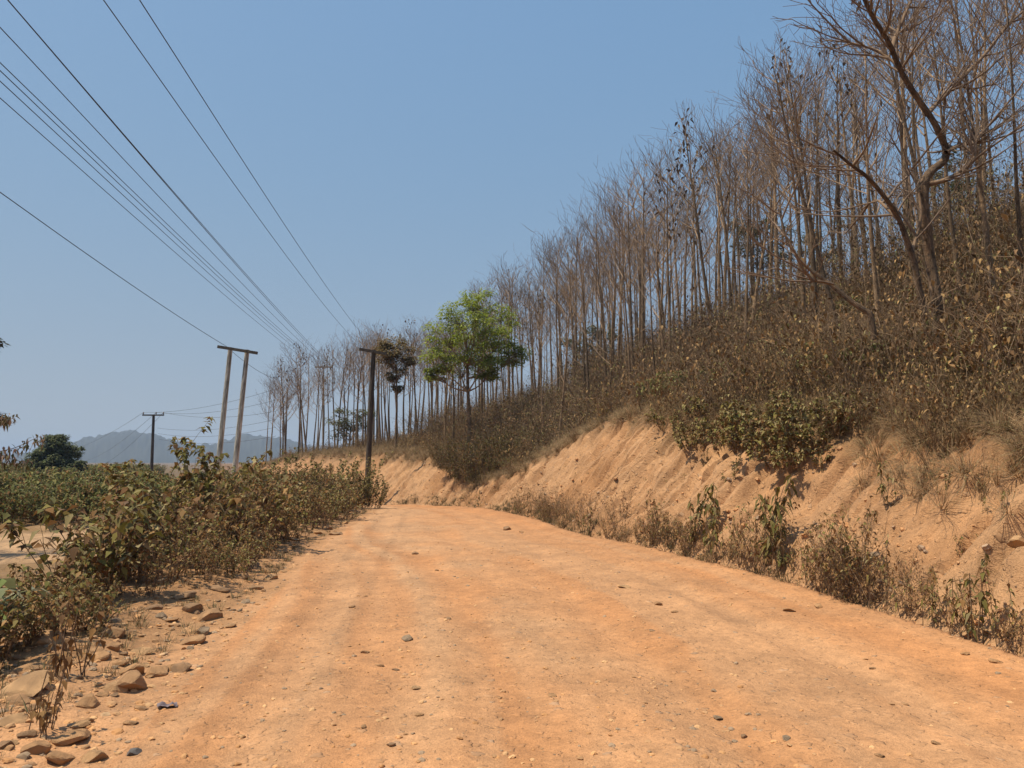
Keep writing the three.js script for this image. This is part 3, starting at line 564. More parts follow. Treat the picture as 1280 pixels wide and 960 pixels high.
{ // taller thin understory between the trunks, and the trees deeper in the stand
  const hi = [0, 1, 2].map(k => merged(brush(540 + k, { ht: 3.4, stems: 18, wide: 1.8, dens: [9, 14, 6][k], green: [.35, .6, .2][k] })));
  hi.forEach(g => {
    const ms = [], cs = [];
    for (let k = 0; k < 620; k++) { const h = k % 3 === 1 ? hillSpot(20, 95, 8, 42, -.1, .95, 1.0) : k % 3 ? hillSpot(30, 80, 8, 30, 0, .42, 1) : hillSpot(17, 60, 2, 14, -.12, .34, .9); if (!h) continue; const s = k % 3 ? rand(.55, 1.25) * (h.x / h.d < .1 ? .6 : 1) : rand(.4, .85); ms.push(mat4(V(h.x, h.y - .05, h.z), rand(0, 6.28), s, s)); cs.push(new THREE.Color().setScalar(rand(.7, 1.1))); }
    shade(stuff('understory', g, M.dry, ms, cs, 'thin tall brush filling the gaps between the trunks', 'undergrowth'));
  });
  for (const k of [0, 2, 5]) {
    const g = merged(protos[k]), ms = [];
    for (let n = 0; n < 26; n++) { const h = hillSpot(34, 120, 12, 62, -.12, .95, .9); if (!h) continue; const s = rand(.85, 1.2); ms.push(mat4(V(h.x, h.y, h.z), rand(0, 6.28), s, s)); }
    shade(stuff('deep_stand', g, M.wood, ms, null, 'bare trees standing deep behind the front trunks of the hillside', 'trees'));
  }
}
{ // leafy olive shrubs scattered through the brush
  const g = weedBush(560, { ht: 1.3, stems: 12, wide: .9, dens: 20, dry: .2, leaf: 1.2, cols: [[.16, .17, .045], [.20, .195, .06], [.12, .135, .035], [.24, .22, .09]] });
  for (let k = 0; k < 34; k++) { const h = hillSpot(10, 36, .3, 9, -.05, .8, .9); if (!h) continue; const l = `leafy olive green shrub ${h.x / h.d < .2 ? 'in the brush beyond the bright green tree' : h.x / h.d < .4 ? 'in the dry brush over the creepers' : 'in the dry brush below the crooked tree'}`; shrub('leafy_shrub', g, V(h.x, h.y, h.z), rand(.5, 1), l, 'shrub', l); }
}
{ // leaf litter
  const r = rng(9), b = new Buf(); b.leaf(V(0, 0, 0), V(1, .1, 0), V(0, 1, .3), .16, .1, .25, .35, [1, 1, 1]);
  const ms = [], cs = [];
  for (let k = 0; k < 26000; k++) { const h = hillSpot(8, 45, .25, 22, -.2, .95, .8); if (!h) continue; ms.push(mat4(V(h.x, h.y + .02, h.z), rand(0, 6.28), rand(.45, .85), rand(.45, .85), rand(-.7, .7), rand(0, 6))); const c = tint(pick([[.22, .145, .085], [.16, .10, .058], [.28, .20, .125], [.12, .075, .045]], R0), rand(.8, 1.2)); cs.push(new THREE.Color().setRGB(...c)); }
  shade(stuff('leaf_litter', b.geo(), M.dry, ms, cs, 'fallen dry leaves lying on the hillside', 'leaves'));
}
{ // dry grass hanging over the brink of the bank and along its foot
  const cols = [[.28, .165, .075], [.22, .12, .052], [.34, .22, .11], [.18, .14, .05]];
  [0, 1].forEach(v => {
    const g = tuft(70 + v, 70, .6, cols, 1.1), ms = [], cs = [];
    for (let k = 0; k < 4200; k++) {
      const t = rand(t0 + 4, t1), w = cutW(-foot.at(t).z), s = w + Math.max(rand(-foot.at(t).z < 14 ? -.8 : -.4, 2.2), rand(-.8, .2)) + .35 * fbm(t * 1.1, 3, 3, 9), p = bankPoint(t, s), q = foot.at(t);
      ms.push(mat4(V(p.x, Math.max(p.y, s > w + .1 ? groundH(p.x, p.z) : -9), p.z), rand(0, 6.28), rand(.5, 1.15), rand(.4, 1.1), rand(.2, .9), Math.PI / 2 * 0 + rand(-1, 1))); cs.push(new THREE.Color().setScalar(rand(.75, 1.15)));
    }
    shade(stuff('dry_grass', g, M.dry, ms, cs, 'dry brown grass fringing the brink of the earth bank', 'grass'));
  });
  const g = tuft(75, 26, .24, [[.15, .115, .045], [.19, .125, .06], [.115, .10, .035]], .8), ms = [];
  for (let k = 0; k < 2600; k++) { const t = rand(t0 + 6, t1 - 20), s = -.02 + .28 * Math.pow(R0(), 1.5) + .12 * noise(t * .9, 3, 4); if (noise(t * .55, 8, 6) < rand(-.9, .5)) continue; const p = bankPoint(t, s); ms.push(mat4(V(p.x, p.y, p.z), rand(0, 6.28), rand(.5, 1.3))); }
  for (let k = 0; k < 900; k++) { const d = 4 + 22 * R0(), x = -2.3 - d * .09 - Math.abs(rand(-.2, 2.5)), I = info(x, -d); if (I.kd > -.25) continue; ms.push(mat4(G(x, -d), rand(0, 6.28), rand(.3, 1))); }
  shade(stuff('weed_fringe', g, M.dry, ms, null, 'short dry weeds at the foot of the bank and on the stony verge', 'weeds'));
}
{ // tiny green weeds lodged in the grooves of the bank face
  const g = tuft(78, 16, .1, [[.14, .15, .04], [.11, .125, .035], [.18, .16, .06]], 1.1), ms = [];
  for (let k = 0; k < 26000 && ms.length < 1500; k++) { const t = rand(t0 + 6, t1 - 30), w = cutW(-foot.at(t).z), s = rand(.15, .95) * w; if (noise(t * .31, .5, 112) < -.1) continue; const p = bankPoint(t, s), l = bankPoint(t - .12, s), r = bankPoint(t + .12, s); const lowL = (l.x - p.x) * p.nx + (l.z - p.z) * p.nz, lowR = (r.x - p.x) * p.nx + (r.z - p.z) * p.nz; if (p.y > l.y - .02 || p.y > r.y - .02) continue; ms.push(mat4(V(p.x, p.y, p.z), rand(0, 6.28), rand(.5, 1.2))); }
  shade(stuff('groove_weeds', g, M.dry, ms, null, 'tiny green weeds lodged in the grooves of the bank face', 'weeds'));
}
// stalky weeds along the foot of the bank
const stalks = []; for (let k = 0; k < 6; k++) stalks.push(stalkPlant(600 + k, { stems: [3, 4, 6, 4, 5, 6][k], dens: [15, 20, 16, 24, 14, 20][k], dry: [.2, .3, .45, .15, .5, .35][k], leaf: [1, 1.15, .9, 1.3, .9, 1][k] }));
{
  const foots = (px, py, ht, k, label) => { const h = bankTS(px, py) ?? { t: foot.near(flat(px, py).x, flat(px, py).z).t, s: .1 }; const p = bankPoint(h.t, Math.max(.02, h.s)); if (k === 2 || k === 5) return shrub('bushy_weed', weeds[k === 2 ? 4 : 2], V(p.x, p.y - .02, p.z), ht * .6, 'bushy withered weed in the row at the foot of the bank', 'weed', 'withered weeds at the foot of the bank', rand(0, 6.28), ht * .75); return shrub('stalk_weed', stalks[k % 6], V(p.x, p.y - .02, p.z), ht / 1.1, label ?? 'slender leafy weed standing in the row at the foot of the bank', 'weed', label ? undefined : 'weeds at the foot of the bank', rand(0, 6.28)); };
  foots(962, 716, 1.35, 3, 'tall dark leafy weed with drooping leaves below the bare bank face'); foots(980, 722, 1.15, 3); foots(950, 716, 1.0, 5);
  for (const [px, py, ht, k] of [[735, 668, .75, 1], [722, 666, .6, 4], [760, 672, .45, 2], [700, 660, .5, 5], [678, 652, .5, 2], [820, 682, .8, 5], [838, 688, .7, 2], [868, 690, 1.1, 3], [884, 694, 1.25, 3], [900, 698, .9, 1], [915, 705, .75, 4], [860, 695, .7, 2], [930, 708, .6, 5], [1008, 733, .85, 0], [1030, 742, .8, 5], [1052, 745, 1.0, 1], [1066, 748, .95, 5], [1045, 748, .6, 4], [1080, 752, .7, 2], [1100, 756, .8, 4], [1128, 768, .7, 0], [1158, 780, .7, 1], [1172, 784, .55, 4], [1210, 792, .85, 0], [1228, 800, .95, 1], [1250, 806, .75, 4], [1195, 792, .5, 2], [1270, 815, .45, 2], [780, 674, .4, 4], [800, 678, .4, 2], [1020, 738, .5, 2], [990, 728, .6, 4], [1142, 772, .45, 2], [650, 645, .45, 5], [640, 642, .5, 1], [597, 632, .7, 1], [582, 628, .5, 5]]) foots(px, py, ht, k);
  for (let k = 0; k < 34; k++) { const t = foot.near(rand(-1, 4), -rand(7, 24)).t, p = bankPoint(t, rand(.02, .3)), q = rand(.25, .5); shrub('dry_weed', brushes[k % 6], V(p.x, p.y - .02, p.z), q * .8, 'tangle of dry twigs at the foot of the bank', 'weed', 'dry tangles at the foot of the bank', rand(0, 6.28), q); }
  // weeds rooted in the face of the bank
  for (const [px, py, ht, k] of [[1112, 640, .75, 1], [1185, 615, .3, 3], [1228, 640, .35, 0], [1265, 648, .4, 0], [1058, 650, .45, 0], [905, 620, .5, 3], [925, 608, .45, 3], [1025, 590, .4, 5], [880, 578, .5, 1], [710, 548, .4, 4], [1100, 600, .5, 0], [665, 575, .35, 4], [1190, 690, .4, 0]]) { const h = bankTS(px, py); if (!h) continue; const p = bankPoint(h.t, h.s); shrub('bank_weed', stalks[k], V(p.x, p.y - .03, p.z), ht / 1.1, 'small leafy weed rooted on the bare face of the bank', 'weed', 'weeds on the bank face'); }
  // creeping leafy mats spilling over the brink
  const creeper = weedBush(620, { ht: .6, stems: 26, wide: 1.5, dens: 44, dry: .3, leaf: .95, side: 3 });
  for (const [px, py, s] of [[905, 545, .9], [930, 560, .9], [960, 560, 1.1], [985, 570, 1.1], [1010, 555, 1.1], [1035, 535, 1], [975, 540, 1.2], [945, 535, 1], [1060, 525, .9], [870, 545, .8], [1000, 585, .8], [880, 560, .7], [1020, 520, 1.1], [840, 530, .8], [900, 520, 1]]) { const h = bankTS(px, py); if (!h) continue; shrub('creeper', creeper, V(h.x, groundH(h.x, h.z) - .03, h.z), s * .85, 'low leafy creeper spilling over the brink of the bank', 'creeper', 'creepers over the brink'); }
}

// ---------------------------------------------------------------- leafy trees
function leafyTree(seed, o) {   // limbs that end in separate clumps of small leaves
  const r = rng(seed), tr = new Buf(), cr = new Buf(), lf = new Buf(), Ht = o.ht;
  const pts = bend(V(0, -.3, 0), V(0, 1, 0), Ht * .82, 9, r, .12, .12); tr.tube(pts, taper(10, o.r, o.r * .3), 9, q => tint(BARK, .7 + .3 * noise(q * 40, 2, seed)));
  for (const [cx, cy, cz, rx, ry] of o.clumps) {
    const c = V(cx, cy, cz), k = clamp(Math.floor((cy - rx * .9) / (Ht * .82) * 9), 2, 8), s = pts[k], mid = s.clone().lerp(c, .5); mid.y -= .12 * s.distanceTo(c);
    const limb = new THREE.CatmullRomCurve3([s, mid, c]).getPoints(6); cr.tube(limb, taper(7, o.r * .38, .014), 5, tint(BARK, .7));
    const subs = o.subs ?? 9;
    for (let b = 0; b < subs; b++) {
      const a = r() * 6.28, q = Math.pow(r(), .45), up = r() * 1.4 - .55, p = V(cx + Math.cos(a) * rx * q, cy + up * ry * Math.sqrt(1.05 - q * q * .8), cz + Math.sin(a) * rx * q);
      cr.tube(bend(limb[4], p.clone().sub(limb[4]), p.distanceTo(limb[4]), 3, r, 0, .1), taper(4, .016, .006), 3, tint(BARK, .6));
      const w = rx * rand(.28, .5, r);
      for (let l = 0; l < (o.per ?? 90); l++) {
        const th = r() * 6.28, qq = Math.pow(r(), .6) * w, L = V(p.x + Math.cos(th) * qq, p.y + (r() - .5) * w * 1.0 - qq * .3, p.z + Math.sin(th) * qq);
        lf.leaf(L, V(Math.cos(th), rand(-.6, .25, r), Math.sin(th)), V((r() - .5) * .9, 1, (r() - .5) * .9), o.leaf * rand(.7, 1.3, r), o.leaf * rand(.35, .6, r), rand(0, .4, r), .1, tint(pick(o.cols, r), rand(.75, 1.25, r)));
      }
    }
  }
  return [tr.geo(), cr.geo(), lf.geo()];
}
function leafy(name, label, pos, geos, lm = M.leaf) { const t = thing(name, label, 'tree'); part('trunk', geos[0], M.bark, t); part('branches', geos[1], M.wood, t); part('crown', geos[2], lm, t); t.position.copy(pos); return t; }
const onRay = (px, d) => { const p = atDepth(px, 560, d); return G(p.x, p.z); };
{
  const d = 37, b = onRay(588, d), loc = (px, py, dz = 0) => { const p = atDepth(px, py, d); return [p.x - b.x, p.y - b.y, dz]; };
  const k = d / F, cl = [[600, 378, 0, 22], [578, 398, .5, 26], [618, 396, -.4, 24], [556, 420, .2, 24], [596, 420, .9, 30], [630, 425, .2, 26], [645, 442, -.5, 18], [552, 450, .5, 20], [572, 455, -.8, 24], [604, 452, 1, 24], [600, 415, -1.2, 28], [580, 430, -1.6, 26], [622, 445, -1.3, 20], [545, 468, 0, 12], [612, 468, .4, 14]].map(([x, y, z, rr]) => [...loc(x, y, z), rr * k * .98, rr * k * .95]);
  leafy('green_tree', 'bright green leafy tree, the only fresh one among bare trees', b, leafyTree(901, { ht: atDepth(600, 385, d).y - b.y, r: .13, clumps: cl, leaf: .15, subs: 14, per: 78, cols: [[.25, .31, .022], [.30, .36, .03], [.18, .225, .02], [.35, .39, .06], [.22, .24, .04]] }), M.freshLeaf);
}
{ // tree smothered in dark vines near the single pole
  const d = 47, b = onRay(494, d), k = d / F, cl = [[497, 432, 0, 15], [488, 440, .3, 15], [506, 442, -.2, 13], [480, 436, .1, 8], [494, 452, 0, 13], [496, 466, .2, 9], [490, 475, 0, 6], [497, 485, 0, 5], [484, 448, .2, 9], [512, 452, 0, 7]].map(([x, y, z, rr]) => { const p = atDepth(x, y, d); return [p.x - b.x, p.y - b.y, z, rr * k * 1.25, rr * k * 1.3]; });
  leafy('vine_tree', 'bare tree wrapped in a ragged clump of dark olive vines', b, leafyTree(902, { ht: atDepth(495, 425, d).y - b.y, r: .1, clumps: cl, leaf: .17, subs: 16, per: 34, cols: [[.17, .13, .042], [.21, .15, .05], [.25, .16, .06], [.12, .10, .032]] }));
}
{ // round, creeper-clad tree in the field
  const d = 62, b = onRay(70, d), k = d / F, cl = [[70, 590, .5, 20], [52, 590, 0, 16], [92, 592, 0, 16], [70, 555, 0, 17], [58, 566, .6, 14], [84, 566, -.5, 15], [70, 572, .9, 17], [48, 578, 0, 11], [95, 580, .2, 10], [62, 583, -.8, 15], [84, 584, .8, 13], [72, 550, 0, 10]].map(([x, y, z, rr]) => { const p = atDepth(x, y, d); return [p.x - b.x, p.y - b.y, z, rr * k, rr * k * .8]; });
  leafy('round_tree', 'rounded dark green creeper-clad tree standing alone in the field', b, leafyTree(903, { ht: 2.6, r: .12, clumps: cl, leaf: .24, subs: 16, per: 110, cols: [[.075, .095, .028], [.105, .12, .036], [.135, .135, .048], [.055, .07, .022]] }));
}
// dull green trees deeper in the stand
for (const [px, d, ht, lab] of [[962, 50, 9.5, 'dull green tree half hidden behind the bare trunks'], [1215, 44, 9, 'dull green tree at the hilltop behind the crooked tree'], [735, 60, 7, 'small olive tree showing low between bare trunks'], [436, 66, 4.2, 'small bluish green tree among the trunks of the far stand'], [1030, 62, 10, 'olive leafy tree deep in the stand beyond the slender trunks']]) {
  const b = onRay(px, d), r = rng(px), cl = []; for (let k = 0; k < 9; k++) cl.push([rand(-1.6, 1.6, r), ht * rand(.45, .95, r), rand(-1.4, 1.4, r), rand(.7, 1.2, r), rand(.5, .9, r)]);
  leafy('olive_tree', lab, b, leafyTree(910 + px, { ht, r: .11, clumps: cl, leaf: .22, subs: 8, per: 36, cols: [[.10, .105, .042], [.12, .125, .05], [.08, .09, .035], [.13, .10, .05]] }));
}
// dark vine-tangled thickets at the bend
{
  const geo = brush(950, { ht: 2.6, stems: 80, wide: 3.0, dens: 50, green: .6, dark: .62 });
  for (const [px, d, s, lab] of [[596, 31.5, .72, 'dark tangled thicket at the bend below the bright green tree'], [622, 30, .8, 'dark thicket of vines above the notch in the bank'], [572, 34, .55, 'low olive thicket beside the notch in the bank'], [650, 31.5, .8, 'brown thicket between the bright green tree and the bare bank']]) { const b = onRay(px, d); shrub('thicket', geo, V(b.x, b.y - .1, b.z), s, lab, 'thicket'); }
}
// fresh green sprout on the hillside
{ const g = onGround(850, 462) ?? onRay(850, 20); shrub('green_sapling', stalkGreen(), g, 1, 'small bright green sapling in the brown brush of the hillside', 'sapling'); }
function stalkGreen() { const r = rng(31), st = new Buf(), lf = new Buf(); for (let s = 0; s < 7; s++) { const p = bend(V(0, -.05, 0), V(r() - .5, 1.2, r() - .5), .9, 5, r, 0, .3); st.tube(p, taper(6, .01, .004), 4, [.14, .1, .05]); for (let k = 0; k < 26; k++) { const th = r() * 6.28; lf.leaf(p[2 + Math.floor(r() * 4)], V(Math.cos(th), rand(-.5, .3, r), Math.sin(th)), V(r() - .5, 1, r() - .5), rand(.12, .22, r), rand(.07, .12, r), .3, .12, tint([.12, .20, .04], rand(.7, 1.3, r))); } } return [st.geo(), lf.geo()]; }

// ---------------------------------------------------------------- power line
const woodTex = (() => { const w = 64, h = 512, d = new Uint8Array(w * h * 4); for (let j = 0; j < h; j++) for (let i = 0; i < w; i++) { const v = .72 + .2 * noise(i * .5, j * .03, 3, 0) + .12 * noise(i * 1.1, j * .12, 5) + (noise(i * .23, j * .011, 8) > .55 ? -.18 : 0); d.set([255 * clamp(v, 0, 1), 255 * clamp(v * .99, 0, 1), 255 * clamp(v * .96, 0, 1), 255], (j * w + i) * 4); } const t = new THREE.DataTexture(d, w, h); t.wrapS = t.wrapT = THREE.RepeatWrapping; t.magFilter = THREE.LinearFilter; t.colorSpace = THREE.SRGBColorSpace; t.needsUpdate = true; return t; })();
M.pole = new THREE.MeshStandardMaterial({ color: new THREE.Color().setRGB(.86, .78, .68), map: woodTex, bumpMap: woodTex, bumpScale: .01, roughness: .9 });
M.darkPole = new THREE.MeshStandardMaterial({ color: new THREE.Color().setRGB(.13, .095, .07), map: woodTex, bumpMap: woodTex, bumpScale: .01, roughness: .9 });
M.iron = new THREE.MeshStandardMaterial({ color: new THREE.Color().setRGB(.10, .09, .08), roughness: .6, metalness: .5 });
M.wire = new THREE.MeshStandardMaterial({ color: new THREE.Color().setRGB(.055, .055, .06), roughness: .6 });
M.insul = new THREE.MeshStandardMaterial({ color: new THREE.Color().setRGB(.16, .11, .08), roughness: .35 });
function stick(name, a, b, r0, r1, mat, parent, sides = 12) { // a tapered round post from a to b
  const L = a.distanceTo(b), g = new THREE.CylinderGeometry(r1, r0, L, sides, 8); g.translate(0, L / 2, 0);
  const m = part(name, g, mat, parent); m.position.copy(a); m.quaternion.setFromUnitVectors(V(0, 1, 0), b.clone().sub(a).normalize()); return m;
}
function beam(name, a, b, w, h, mat, parent) { const L = a.distanceTo(b), g = new THREE.BoxGeometry(L, h, w); const m = part(name, g, mat, parent); m.position.copy(a).lerp(b, .5); m.quaternion.setFromUnitVectors(V(1, 0, 0), b.clone().sub(a).normalize()); return m; }
const insG = new THREE.LatheGeometry([[0, 0], [.03, 0], [.03, .05], [.06, .07], [.055, .1], [.035, .11], [.06, .13], [.05, .17], [.03, .2], [0, .21]].map(p => new THREE.Vector2(...p)), 12);
const H1 = {}, POLES = [];
{ // twin-post frame, leaning
  const d = 40, t = thing('twin_post_frame', 'leaning pair of grey power posts joined by one crossarm', 'power pole');
  const b1 = onRay(270, d), b2 = onRay(291, d - .4); t.position.copy(b1);
  const L = (px, py, dd = d) => atDepth(px, py, dd).sub(b1), a1 = L(288, 437), a2 = L(309, 440, d - .4);
  const lo = (b, a) => b.clone().sub(b1).add(V(0, -.4, 0));
  stick('post', lo(b1), a1.clone().add(V(0, .12, 0)), .155, .115, M.pole, t); stick('post', lo(b2), a2.clone().add(V(0, .12, 0)), .155, .115, M.pole, t);
  beam('crossarm', L(274, 434, d - .2).add(V(0, 0, .18)), L(323, 442, d - .6).add(V(0, 0, .18)), .12, .15, M.darkPole, t);
  for (const [a] of [[a1], [a2]]) { const bolt = new THREE.CylinderGeometry(.02, .02, .34, 8); bolt.rotateX(Math.PI / 2); const m = part('bolt', bolt, M.iron, t); m.position.copy(a).add(V(0, .02, .12)); }
  H1.arm = atDepth(283, 434, d - .3).add(V(0, .05, .18));
}
function tPole(name, label, base, top, armA, armB, mat, pins, r) {
  const t = thing(name, label, 'power pole'); t.position.copy(base); const l = p => p.clone().sub(base);
  stick('post', V(0, -.4, 0), l(top).add(V(0, .1, 0)), r, r * .75, mat, t);
  const A = l(armA).add(V(0, 0, r)), B = l(armB).add(V(0, 0, r)); beam('crossarm', A, B, .1, .14, mat, t);
  const bolt = new THREE.CylinderGeometry(.018, .018, .4, 8); bolt.rotateX(Math.PI / 2); part('bolt', bolt, M.iron, t).position.copy(A).lerp(B, .5).add(V(0, 0, -.05));
  const out = []; for (const q of pins) { const m = part('insulator', insG, M.insul, t), p = A.clone().lerp(B, q); m.position.copy(p).add(V(0, .068, 0)); m.scale.setScalar(1.2); out.push(p.add(base).add(V(0, .27, 0))); } return out;
}
{
  const d = 38; tPole('single_pole', 'dark wooden power pole with a plain crossarm beside the bright green tree', onRay(459, d), atDepth(467, 440, d), atDepth(450, 437, d), atDepth(484, 443, d), M.darkPole, [], .15);
}
const D3 = 78;
const pins = tPole('far_pole', 'small dark pole with crossarm insulators far off in the field', onRay(191, D3), atDepth(192, 520, D3), atDepth(179, 519, D3), atDepth(206, 519, D3), M.darkPole, [.04, .63, .97], .17);
// poles hidden in the stand where the wires end, and the one behind the viewpoint that carries them on
const DF = 75;
for (const [px, py, a, b, lab] of [[404, 459, 394, 416, 'dark pole deep in the far stand where the wire bundle ends'], [466, 441, 458, 474, 'dark pole behind the vine-wrapped tree where two thin wires end']]) tPole('stand_pole', lab, onRay(px, DF), atDepth(px, py, DF), atDepth(a, py, DF), atDepth(b, py, DF), M.pole, [], .08);
tPole('roadside_pole', 'dark wooden power pole carrying the overhead wires at the verge', V(-6.6, groundH(-6.6, 26), 26), V(-6.6, 10.6, 26), V(-9, 10.6, 26), V(-4.2, 10.6, 26), M.darkPole, [], .16);
function wire(pts, r, label, group) {
  const c = new THREE.CatmullRomCurve3(pts, false, 'centripetal'), g = new THREE.TubeGeometry(c, 90, r, 5); const m = new THREE.Mesh(g, M.wire); m.name = numbered('power_wire'); scene.add(m); return tag(m, label, 'wire', group);
}
function overhead2(A, B, sag, label, group, r) {   // straight in plan from A to B (pixel, pixel, depth) with a sag between them, carried on behind the viewpoint
  const a = atDepth(...A), b = atDepth(...B), pts = [], L = b.z - a.z;
  for (let i = 0; i <= 26; i++) { const z = lerp(b.z, 26, i / 26), q = (z - a.z) / L; pts.push(V(a.x + (b.x - a.x) * q, lerp(a.y, b.y, q) - 4 * sag * q * (1 - q) * (q < 0 ? .6 : 1), z)); }
  return wire(pts, r ?? .0095, label, group);
}
overhead2([10, 0, 12], [413, 457, DF], .3, 'thickest overhead wire, topmost of the bundle', undefined, .011); overhead2([10, 0, 12.03], [416, 457, DF], .3, 'thin wire doubling the topmost thick wire, parting from it near the stand', undefined, .010);
overhead2([0, 34, 12.6], [410, 458, DF], .3, 'second overhead wire of the bundle, between the thick one and the close trio', undefined);
for (const [y, x, d] of [[78, 406, 13.4], [88, 403, 13.5], [101, 399, 13.9]]) overhead2([0, y, d], [x, 458, DF], .3, 'one of three overhead wires strung close together in the bundle', 'close trio of overhead wires');
overhead2([0, 122, 14.5], [394, 458, DF], .3, 'lowest overhead wire of the bundle, set apart below the close trio', undefined);
overhead2([130, 0, 11.5], [459, 439, DF], .6, 'inner of two thin wires strung apart from the bundle', undefined, .009);
overhead2([175, 0, 11.5], [474, 440, DF], .6, 'outermost overhead wire, nearest above the road', undefined, .009);
overhead2([0, 240, 19], [283, 433, 40], .12, 'lone overhead wire running to the leaning twin-post frame', undefined, .013);
{ // thin wires from the frame into the stand, and from the stand to the far pole and on
  const run = (A, B, sag, n = 14) => { const a = A.isVector3 ? A : atDepth(...A), b = B.isVector3 ? B : atDepth(...B), pts = []; for (let i = 0; i <= n; i++) { const q = i / n, p = a.clone().lerp(b, q); p.y -= 4 * sag * q * (1 - q); pts.push(p); } return pts; };
  wire(run([283, 433, 40], [352, 476, 58], .3), .012, 'short wire from the leaning twin-post frame into the far stand');
  const FW = ['faint distant wire between the far pole and the stand', 'distant wires'], BW = ['faint distant wire falling away past the far pole to the hills', 'distant wires past the far pole'];
  [[0, 486], [1, 500], [2, 514], [0, 524], [1, 534], [2, 545]].forEach(([k, y], i) => wire(run(i < 3 ? pins[k] : [194 + i, 529 + (i - 3) * 7 + 6, D3], [345, y, 60], .5), .012, ...FW));
  [[0, 560, 60], [1, 575, 90], [2, 585, 105]].forEach(([k, y, x]) => wire(run(pins[k], [x, y, 210], 2), .014, ...BW));
}

// ---------------------------------------------------------------- stones
function stone(seed, f) {
  const r = rng(seed), g = new THREE.IcosahedronGeometry(.5, 3), p = g.attributes.position, cut = []; for (let k = 0; k < 11; k++) cut.push([V(r() - .5, (r() - .35) * 1.2, r() - .5).normalize(), rand(.24, .40, r)]);
  const col = [];
  for (let i = 0; i < p.count; i++) { const v = V(p.getX(i), p.getY(i), p.getZ(i)), n0 = v.clone(); for (const [n, d] of cut) { const e = v.dot(n) - d; if (e > 0) v.addScaledVector(n, -e * .96); } const b = .03 * noise(n0.x * 7 + seed, n0.y * 7 + n0.z * 5, seed); v.multiplyScalar(1 + b); v.y *= f; p.setXYZ(i, v.x, v.y, v.z); const m = .85 + .22 * noise(n0.x * 4 + 3, n0.z * 4 + n0.y * 3, seed + 2) + .1 * noise(n0.x * 15, n0.z * 15 + n0.y * 9, seed + 3); col.push(m, m * .99, m * .97); }
  g.setAttribute('color', new THREE.Float32BufferAttribute(col, 3)); g.computeVertexNormals(); return g;
}
const stones = []; for (let k = 0; k < 9; k++) stones.push(stone(40 + k, [.45, .6, .35, .7, .5, .4, .8, .55, .3][k]));
const stoneMats = [[.46, .25, .11], [.40, .22, .10], [.50, .29, .135], [.33, .19, .095], [.30, .205, .125]].map(c => new THREE.MeshStandardMaterial({ color: new THREE.Color().setRGB(...c), vertexColors: true, roughness: .92, bumpMap: soilBump, bumpScale: .006 }));
const darkStone = new THREE.MeshStandardMaterial({ color: new THREE.Color().setRGB(.11, .095, .085), vertexColors: true, roughness: .8 });
function rock(x, z, w, k, mat, label, group, tiltv = .25) {
  const m = new THREE.Mesh(stones[k], mat); m.name = numbered('rock'); scene.add(m); tag(m, label, 'rock', group);
  m.scale.setScalar(w); m.rotation.set(rand(-tiltv, tiltv), rand(0, 6.28), rand(-tiltv, tiltv)); m.position.set(x, groundH(x, z) + w * [.45, .6, .35, .7, .5, .4, .8, .55, .3][k] * .15, z); return m;
}
const verge = (m, w, d) => { const l = `${w > .16 ? 'large' : w > .09 ? 'fist-sized' : 'small'} ${['tan', 'brown tan', 'pale sandy', 'dark brown', 'greyish'][m]} stone in the rubble ${d < 7 ? 'beside the front weeds' : 'along the hedge foot'}`; return [l, l]; };
for (const [px, py, wpx, k, m, lab] of [
  [90, 922, 44, 0, 0, 'domed banded tan rock at the road edge beside two small stones'], [162, 858, 46, 3, 1, 'rounded brown rock with dark patches in the verge rubble'], [195, 838, 34, 7, 0], [240, 800, 30, 5, 1], [262, 770, 36, 4, 1], [240, 768, 22, 6, 3], [30, 880, 56, 2, 2, 'broad pale slab of rock lying at the foot of the front weeds'], [40, 845, 40, 5, 0], [55, 820, 46, 1, 2], [30, 805, 36, 4, 2], [80, 800, 30, 0, 1], [120, 830, 30, 1, 0], [140, 802, 26, 6, 1], [75, 945, 34, 7, 0], [45, 940, 30, 6, 0], [118, 940, 32, 1, 2], [178, 882, 18, 8, 1], [215, 832, 22, 1, 0], [228, 834, 22, 3, 3], [148, 834, 20, 0, 0], [176, 815, 26, 8, 2], [15, 915, 34, 8, 2], [230, 750, 28, 8, 3], [240, 786, 30, 8, 0], [285, 780, 20, 8, 1], [303, 727, 22, 7, 3], [336, 715, 20, 4, 0], [338, 723, 16, 6, 2], [367, 678, 18, 8, 4], [355, 690, 14, 7, 1], [408, 662, 14, 7, 1], [420, 668, 20, 8, 3], [398, 668, 12, 5, 0], [20, 780, 30, 3, 2], [60, 786, 26, 5, 2], [100, 770, 24, 2, 1], [40, 760, 28, 7, 2], [306, 750, 16, 8, 4], [275, 742, 22, 5, 3], [320, 702, 14, 5, 0], [190, 770, 22, 4, 3], [213, 778, 18, 2, 1], [128, 872, 16, 8, 0], [165, 900, 18, 8, 1]]) {
  const g = flat(px, py, .03), w = wpx * -g.z / F * 1.12; rock(g.x, g.z, w, k, stoneMats[m], lab ?? verge(m, w, -g.z)[0], lab ? undefined : verge(m, w, -g.z)[1]);
}
for (let k = 0, n = 0; k < 4000 && n < 250; k++) {
  const d = 3.9 + 20 * Math.pow(R0(), 2.6), x = -2.1 - d * .09 - Math.pow(R0(), 1.2) * 2.4, I = kerb.near(x, -d); if (I.d > -.18 || x / d < -.72) continue;
  n++; const w = (rand(.035, .11) + (R0() < .2 ? .08 : 0)) * (d < 7 ? 1.25 : 1), mi = Math.floor(R0() * 5); rock(x, -d, w, Math.floor(R0() * 9), stoneMats[mi], ...verge(mi, w, d));
}
